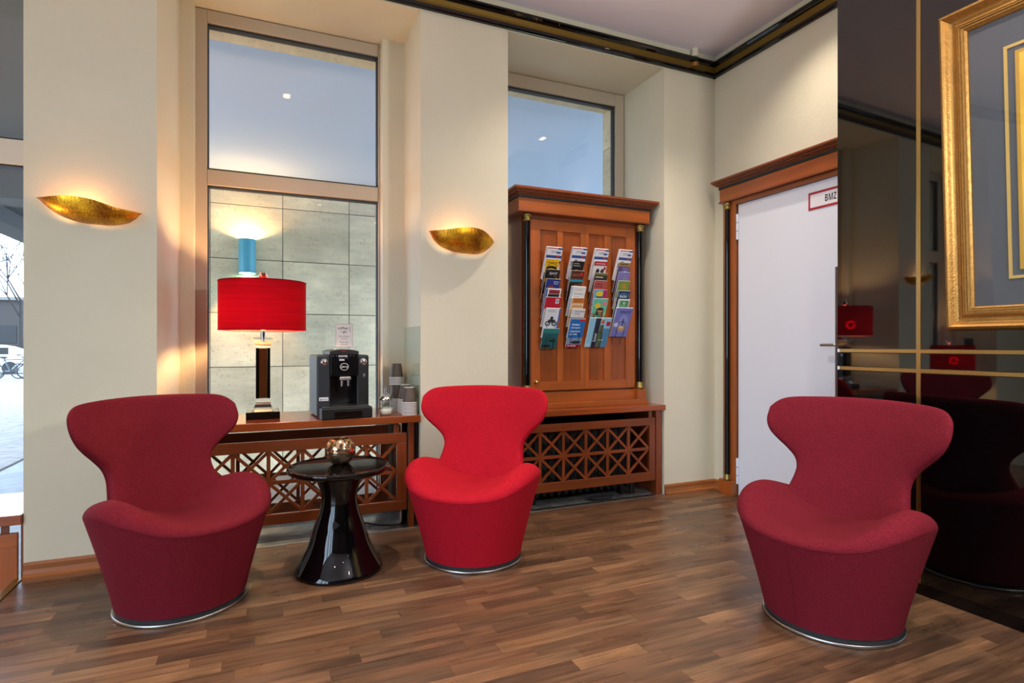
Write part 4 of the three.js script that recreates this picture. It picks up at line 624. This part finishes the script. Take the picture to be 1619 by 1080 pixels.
    // wire pocket: a loop in front and two arms back to the uprights
    const z1 = 0.006, lp = (s, t) => [X[col] - X[col] + s, t * Math.cos(TH) - z1 * Math.sin(TH), zb + t * Math.sin(TH) + z1 * Math.cos(TH)];
    const H = Math.min(0.115, hh * 0.6), g = tube([lp(-0.03, 0.0), lp(-0.03, H - 0.02), lp(-0.022, H - 0.004), lp(0, H), lp(0.022, H - 0.004), lp(0.03, H - 0.02), lp(0.03, 0.0)], 0.0015, 36, 5, false, 0.2);
    g.translate(0, yb, 0); part('wire_loop', g, M.wire, racks[col]);
    for (const s of [-0.03, 0.03]) part('wire_arm', tube([[s, yb - 0.004, 0], [s, yb - 0.005, zb], lp(s, 0.004).map((q, i) => i === 1 ? q + yb : q)], 0.0015, 10, 5, false, 0.1), M.wire, racks[col]);
  }
}

// ---------------------------------------------------------------- door in the right wall
{
  const d = struct('door_1');
  const C = M.cherry, K = M.cherryDark;
  part('door_lining', bx(-0.004, 0.08, 0, 2.076, 0.2362, 0.242), K, d);
  const leaf = part('door_leaf', bx(-0.012, 0.03, 0.008, 2.068, 0.243, 1.19, 0.002), M.whitePaint, d);
  for (const [y0, y1] of [[1.82, 2.0], [0.09, 0.27]]) { const h = part('hinge', uv(new THREE.CylinderGeometry(0.009, 0.009, y1 - y0, 16).translate(-0.021, (y0 + y1) / 2, 0.243)), M.whitePaint, leaf); for (const q of [0.33, 0.66]) part('hinge_gap', uv(new THREE.CylinderGeometry(0.0092, 0.0092, 0.003, 16).translate(-0.021, lerp(y0, y1, q), 0.243)), M.black, h); }
  const hd = part('handle', tube([[-0.012, 1.075, 1.03], [-0.05, 1.075, 1.03], [-0.058, 1.075, 1.02], [-0.058, 1.075, 0.93]], 0.009, 40, 12, false, 0.1), M.steel, leaf);
  part('casing', bx(-0.03, -0.0005, 0.1, 2.11, 0.115, 0.236, 0.003), C, d);
  part('plinth_block', bx(-0.062, -0.0005, 0.0, 0.104, 0.105, 0.236, 0.003), C, d);
  const col = part('column', uv(new THREE.CylinderGeometry(0.019, 0.0205, 1.92, 32).translate(-0.04, 1.1, 0.168)), M.lacquer, d);
  part('capital', lathe([[0.02, 2.045], [0.025, 2.048], [0.025, 2.056], [0.021, 2.06], [0.022, 2.072], [0.028, 2.08], [0.029, 2.092], [0, 2.092]], 32).translate(-0.04, 0, 0.168), M.brassOld, col);
  part('column_base', lathe([[0, 0.104], [0.03, 0.104], [0.03, 0.115], [0.025, 0.12], [0.026, 0.132], [0.022, 0.138], [0.022, 0.148]], 32).translate(-0.04, 0, 0.168), M.brassOld, col);
  part('frieze', bx(-0.05, -0.0005, 2.112, 2.2, 0.102, 1.36, 0.002, 'z'), C, d);
  part('frieze_bead', bx(-0.056, -0.0005, 2.1, 2.112, 0.096, 1.36, 0.002, 'z'), K, d);
  part('head_casing', bx(-0.035, -0.0005, 2.07, 2.1, 0.236, 1.36, 0.004, 'z'), C, d);
  part('black_fillet', bx(-0.054, -0.0005, 2.2, 2.218, 0.096, 1.36, 0.001, 'z'), M.black, d);
  part('cornice', merge([[2.218, 2.225, 0], [2.225, 2.232, 0.009], [2.232, 2.242, 0.022], [2.242, 2.25, 0.034], [2.25, 2.266, 0.042]].map(([a, b, o]) => bx(-0.056 - o * 0.8, -0.0005, a, b, 0.094 - o, 1.36, 0.003, 'z'))), K, d);
  const sg = thing('door_sign', 'white sign with red border reading BMZ on the white door', 'sign', [-0.0125, 1.955, 0.962], -Math.PI / 2);
  const map = canvasTex(512, 184, (c, w, h) => { c.fillStyle = '#a8202c'; c.fillRect(0, 0, w, h); c.fillStyle = '#e6e4e8'; c.fillRect(22, 24, w - 44, h - 48); c.fillStyle = '#1c1a20'; c.font = 'bold 98px sans-serif'; c.textAlign = 'center'; c.save(); c.translate(256, 126); c.scale(0.66, 1); c.fillText('BMZ', 0, 0); c.restore(); });
  part('plate', bx(-0.15, 0.15, -0.054, 0.054, 0, 0.002), M.whitePaint, sg); part('print', new THREE.PlaneGeometry(0.30, 0.108).translate(0, 0, 0.0026), S(0xffffff, { map, roughness: 0.4 }), sg);
}

// ---------------------------------------------------------------- black glass wall with brass strips, and the picture on it
{
  const w = thing('glass_partition', 'black mirror glass wall with thin brass strips behind the right chair', 'partition', [-0.521, 0, 1.383], 0.0321);
  const Z = [0, 0.3615, 0.3795, 1.95, 1.968, 5.4], Y = [[0.05, 0.955], [0.973, 1.04], [1.0575, CEIL]];
  part('core', bx(0.012, 0.33, 0.0, CEIL - 0.001, 0.001, 5.4), M.black, w);
  for (const [a, b] of [[Z[0], Z[1]], [Z[2], Z[3]], [Z[4], Z[5]]]) for (const [c, d] of Y) part('glass_panel', bx(0, 0.011, c, d - 0.001, a, b, 0.0015), M.blackGlass, w);
  for (const [a, b] of [[Z[1], Z[2]], [Z[3], Z[4]]]) part('brass_strip', bx(-0.001, 0.01, 0.05, CEIL - 0.001, a + 0.0005, b - 0.0005), M.brass, w);
  for (const [a, b] of [[0.955, 0.973], [1.04, 1.0575]]) { part('brass_strip', bx(-0.0015, 0.01, a + 0.0008, b - 0.0012, 0.012, 5.4), M.brass, w); part('strip_end', bx(-0.002, 0.01, a + 0.0008, b - 0.0012, 0.002, 0.0118), M.whitePaint, w); }
  part('kick_strip', bx(0.002, 0.011, 0, 0.048, 0.002, 5.4), M.lacquer, w);
  part('edge_trim', bx(-0.002, 0.02, 0, 1.46, -0.011, -0.0005, 0.001), S(0x4a3c36, { roughness: 0.4, metalness: 0.2 }), w);
}
{
  const f = thing('picture_frame', 'large gilded picture frame hanging on the black glass wall', 'picture frame', [-0.521 + 0.497 * 0.0321, 1.135, 1.383 + 0.497]);
  f.rotation.set(0, 0.0321, 0.048); // hangs leaning forward from its cord
  const Wd = 1.15, Ht = 1.262, mw = 0.094;
  // profile: distance inwards from the outer edge, standing out from the wall
  const pr = [[0, 0.0], [0, 0.026], [0.003, 0.03], [0.005, 0.044], [0.01, 0.051], [0.017, 0.053], [0.023, 0.049], [0.028, 0.039], [0.034, 0.03], [0.041, 0.0255], [0.049, 0.026], [0.056, 0.03], [0.062, 0.0365], [0.0655, 0.0375], [0.066, 0.033], [0.0685, 0.0325], [0.069, 0.036], [0.0735, 0.036], [0.075, 0.03], [0.0775, 0.0295], [0.078, 0.033], [0.083, 0.032], [0.0845, 0.027], [0.087, 0.026], [0.088, 0.029], [mw, 0.023], [mw, 0.0]];
  const side = (A, B, inn) => { const pos = []; const N = pr.length; // A, B corners (z, y) of the outer edge; inn = inward direction; mitred
    const L = Math.hypot(B[0] - A[0], B[1] - A[1]), t = [(B[0] - A[0]) / L, (B[1] - A[1]) / L];
    return toCreasedNormals(grid(1, N - 1, (u, v) => { const i = Math.round(v * (N - 1)), [q, o] = pr[i], P0 = u < 0.5 ? [A[0] + t[0] * q, A[1] + t[1] * q] : [B[0] - t[0] * q, B[1] - t[1] * q]; return [-o, P0[1] + inn[1] * q, P0[0] + inn[0] * q, u * L, q * 1.3]; }), 0.7); };
  const gm = M.gold.clone(); gm.side = THREE.DoubleSide;
  const cs = [[0, 0], [0, Ht], [Wd, Ht], [Wd, 0]], ins = [[1, 0], [0, -1], [-1, 0], [0, 1]];
  for (let i = 0; i < 4; i++) part('frame_member', side(cs[i], cs[(i + 1) % 4], ins[i]), gm, f);
  const rot = (g) => g.rotateY(-Math.PI / 2);
  part('mat_board', bx(-0.012, -0.006, mw - 0.01, Ht - mw + 0.01, mw - 0.01, Wd - mw + 0.01), S(0x454b52, { roughness: 0.7 }), f);
  const fil = (z0, z1, y0, y1, s, m, n) => { for (const g of [bx(-0.016, -0.0125, y0, y1, z0, z0 + s), bx(-0.016, -0.0125, y0, y1, z1 - s, z1), bx(-0.016, -0.0125, y0, y0 + s, z0 + s, z1 - s), bx(-0.016, -0.0125, y1 - s, y1, z0 + s, z1 - s)]) part(n, g, m, f); };
  fil(0.205, Wd - 0.205, 0.192, Ht - 0.205, 0.011, S(0xd8b868, { metalness: 0.5, roughness: 0.4 }), 'gold_fillet');
  fil(0.24, Wd - 0.24, 0.224, Ht - 0.234, 0.012, S(0xcaa040, { metalness: 0.4, roughness: 0.4 }), 'art_border');
  const art = tex(128, 128, (u, v) => { const n = fbm(u, v, 4, 5, 991, 4) - 0.5; return [222 + n * 50, 178 + n * 60, 60 + n * 70]; }, 0.7, 0.8);
  part('art_sheet', bx(-0.0155, -0.0125, 0.236, Ht - 0.246, 0.252, Wd - 0.252), S(0xffffff, { map: art, roughness: 0.7 }), f);
  part('picture_glass', rot(new THREE.PlaneGeometry(Wd - 2 * mw + 0.01, Ht - 2 * mw + 0.01)).translate(-0.02, Ht / 2, Wd / 2), P(0xffffff, { roughness: 0, transmission: 1, thickness: 0, ior: 1.7 }), f);
  part('back_board', bx(-0.006, -0.001, 0.004, Ht - 0.004, 0.004, Wd - 0.004), M.black, f);
  const wire = part('hanging_wire', new THREE.CylinderGeometry(0.0016, 0.0016, CEIL - 1.135 - Ht, 6).translate(-0.012, Ht + (CEIL - 1.135 - Ht) / 2, 0.13), M.wire, f); wire.material = M.steel;
}
// ---------------------------------------------------------------- the street seen past the left pier
{
  const GY = -0.45;
  const b = thing('building', 'low grey brick building across the street behind the bare trees', 'building', [-21.5, GY, -54]);
  part('wall', bx(-9, 4, 0, 5.0, -6, 0), M.brick, b); part('roof', bx(-9.2, 4.2, 5.0, 5.25, -6.2, 0.2), M.concrete, b);
  for (let i = 0; i < 5; i++) part('window', bx(-7.5 + i * 2.3, -6.4 + i * 2.3, 1.6, 3.0, 0.0, 0.05), M.black, b);
  part('upper_storey', bx(1.2, 3.6, 5.25, 6.4, -5, -1), M.brick, b);
  const h = thing('house', 'pale tall house at the right end of the street view', 'building', [-20.2, GY, -62]);
  part('wall', bx(2.0, 9, 0, 12.5, -6, 0), S(0xe4e2da), h); part('balcony', bx(1.6, 2.4, 8.9, 9.9, 0, 1.2), S(0xcfc3a4), h);
  const tr = (x, z, H, seed, label) => { const t = thing('bare_tree', label, 'tree', [x, GY, z]), r = mulberry(seed);
    part('trunk', uv(new THREE.CylinderGeometry(0.09, 0.16, H * 0.5, 10).translate(0, H * 0.25, 0)), M.bark, t); const br = [];
    const grow = (p, d, L, w, n) => { const q = p.clone().addScaledVector(d, L), g = new THREE.CylinderGeometry(w * 0.6, w, L, 5).translate(0, L / 2, 0); g.applyQuaternion(new THREE.Quaternion().setFromUnitVectors(new THREE.Vector3(0, 1, 0), d)); g.translate(p.x, p.y, p.z); br.push(g); if (n) for (let k = 0; k < 3; k++) grow(q, d.clone().add(new THREE.Vector3(r() - 0.5, r() * 0.5 - 0.1, r() - 0.5).multiplyScalar(1.5)).normalize(), L * (0.62 + r() * 0.2), w * 0.6, n - 1); };
    for (let k = 0; k < 4; k++) grow(new THREE.Vector3(0, H * (0.36 + 0.045 * k), 0), new THREE.Vector3((r() - 0.5) * 1.2, 1, (r() - 0.5) * 1.2).normalize(), H * 0.19, 0.07, 4);
    part('branches', merge(br), M.bark, t); };
  tr(-20.4, -44, 8.5, 5, 'bare street tree in front of the grey brick building'); tr(-19.2, -49, 9.5, 9, 'taller bare street tree further to the right');
  const fe = thing('fence', 'low dark slatted fence along the far side of the street', 'fence', [-19, GY, -43]);
  for (let i = 0; i < 4; i++) part('slat', bx(-6, 4, 0.35 + i * 0.32, 0.5 + i * 0.32, 0, 0.05), M.bark, fe); for (let i = 0; i < 6; i++) part('post', bx(-6 + i * 2, -5.9 + i * 2, 0, 1.6, -0.06, 0), M.bark, fe);
  const car = thing('car', 'white car parked behind the bicycles on the street', 'car', [-16.2, GY, -33.5]);
  const prof = new THREE.Shape(); prof.moveTo(-2.1, 0.3); prof.lineTo(-2.15, 0.75); prof.quadraticCurveTo(-1.6, 0.95, -1.1, 0.98); prof.quadraticCurveTo(-0.6, 1.45, 0.1, 1.47); prof.quadraticCurveTo(1.2, 1.45, 1.7, 0.98); prof.lineTo(2.1, 0.9); prof.lineTo(2.15, 0.32); prof.closePath();
  part('body', uv(new THREE.ExtrudeGeometry(prof, { depth: 1.6, bevelEnabled: true, bevelSize: 0.06, bevelThickness: 0.08, bevelSegments: 3 }).translate(0, 0, -1.6)), P(0xe8eaec, { roughness: 0.3, clearcoat: 1 }), car);
  part('side_window', bx(-0.95, 1.3, 1.0, 1.36, 0.07, 0.09, 0.005), M.black, car);
  for (const x of [-1.35, 1.35]) part('wheel', uv(new THREE.CylinderGeometry(0.32, 0.32, 0.2, 24).rotateX(Math.PI / 2).translate(x, 0.32, 0.02)), M.rubber, car);
  function bike(x, z, turn, label, col) {
    const k = thing('bicycle', label, 'bicycle', [x, GY, z], turn), m = S(col, { roughness: 0.4 }), cyl = (a, c, r) => tube([a, a.map((q, i) => (q + c[i]) / 2), c], r, 4, 6);
    for (const s of [-0.53, 0.53]) { const w = part('wheel', new THREE.TorusGeometry(0.32, 0.022, 8, 32).translate(s, 0.34, 0), M.rubber, k); part('spokes', merge([0, 1, 2, 3, 4, 5].map((i) => new THREE.CylinderGeometry(0.003, 0.003, 0.62, 4).rotateZ(i * 0.524).translate(s, 0.34, 0))), M.steel, w); }
    part('frame', merge([cyl([-0.53, 0.34, 0], [-0.2, 0.85, 0], 0.014), cyl([-0.53, 0.34, 0], [0, 0.33, 0], 0.014), cyl([0, 0.33, 0], [-0.22, 0.92, 0], 0.018), cyl([0, 0.33, 0], [0.38, 0.8, 0], 0.02), cyl([-0.2, 0.85, 0], [0.37, 0.86, 0], 0.018), cyl([0.53, 0.34, 0], [0.35, 1.02, 0], 0.016)]), m, k);
    part('saddle', new THREE.SphereGeometry(0.12, 16, 10).scale(1.1, 0.35, 0.7).translate(-0.23, 0.95, 0), M.rubber, k); part('handlebar', tube([[0.22, 1.04, -0.28], [0.34, 1.06, -0.15], [0.36, 1.04, 0], [0.34, 1.06, 0.15], [0.22, 1.04, 0.28]], 0.013, 24, 6), M.rubber, k);
  }
  bike(-12.95, -27.6, 0.2, 'dark parked bicycle in front, nearest the left edge', 0x30343a); bike(-12.45, -28.3, -0.3, 'parked bicycle close to the pier edge', 0x5a6a72); bike(-13.4, -28.9, 0.4, 'pale parked bicycle behind the dark ones', 0x8a98a4);
}
renderer.render(scene, camera);
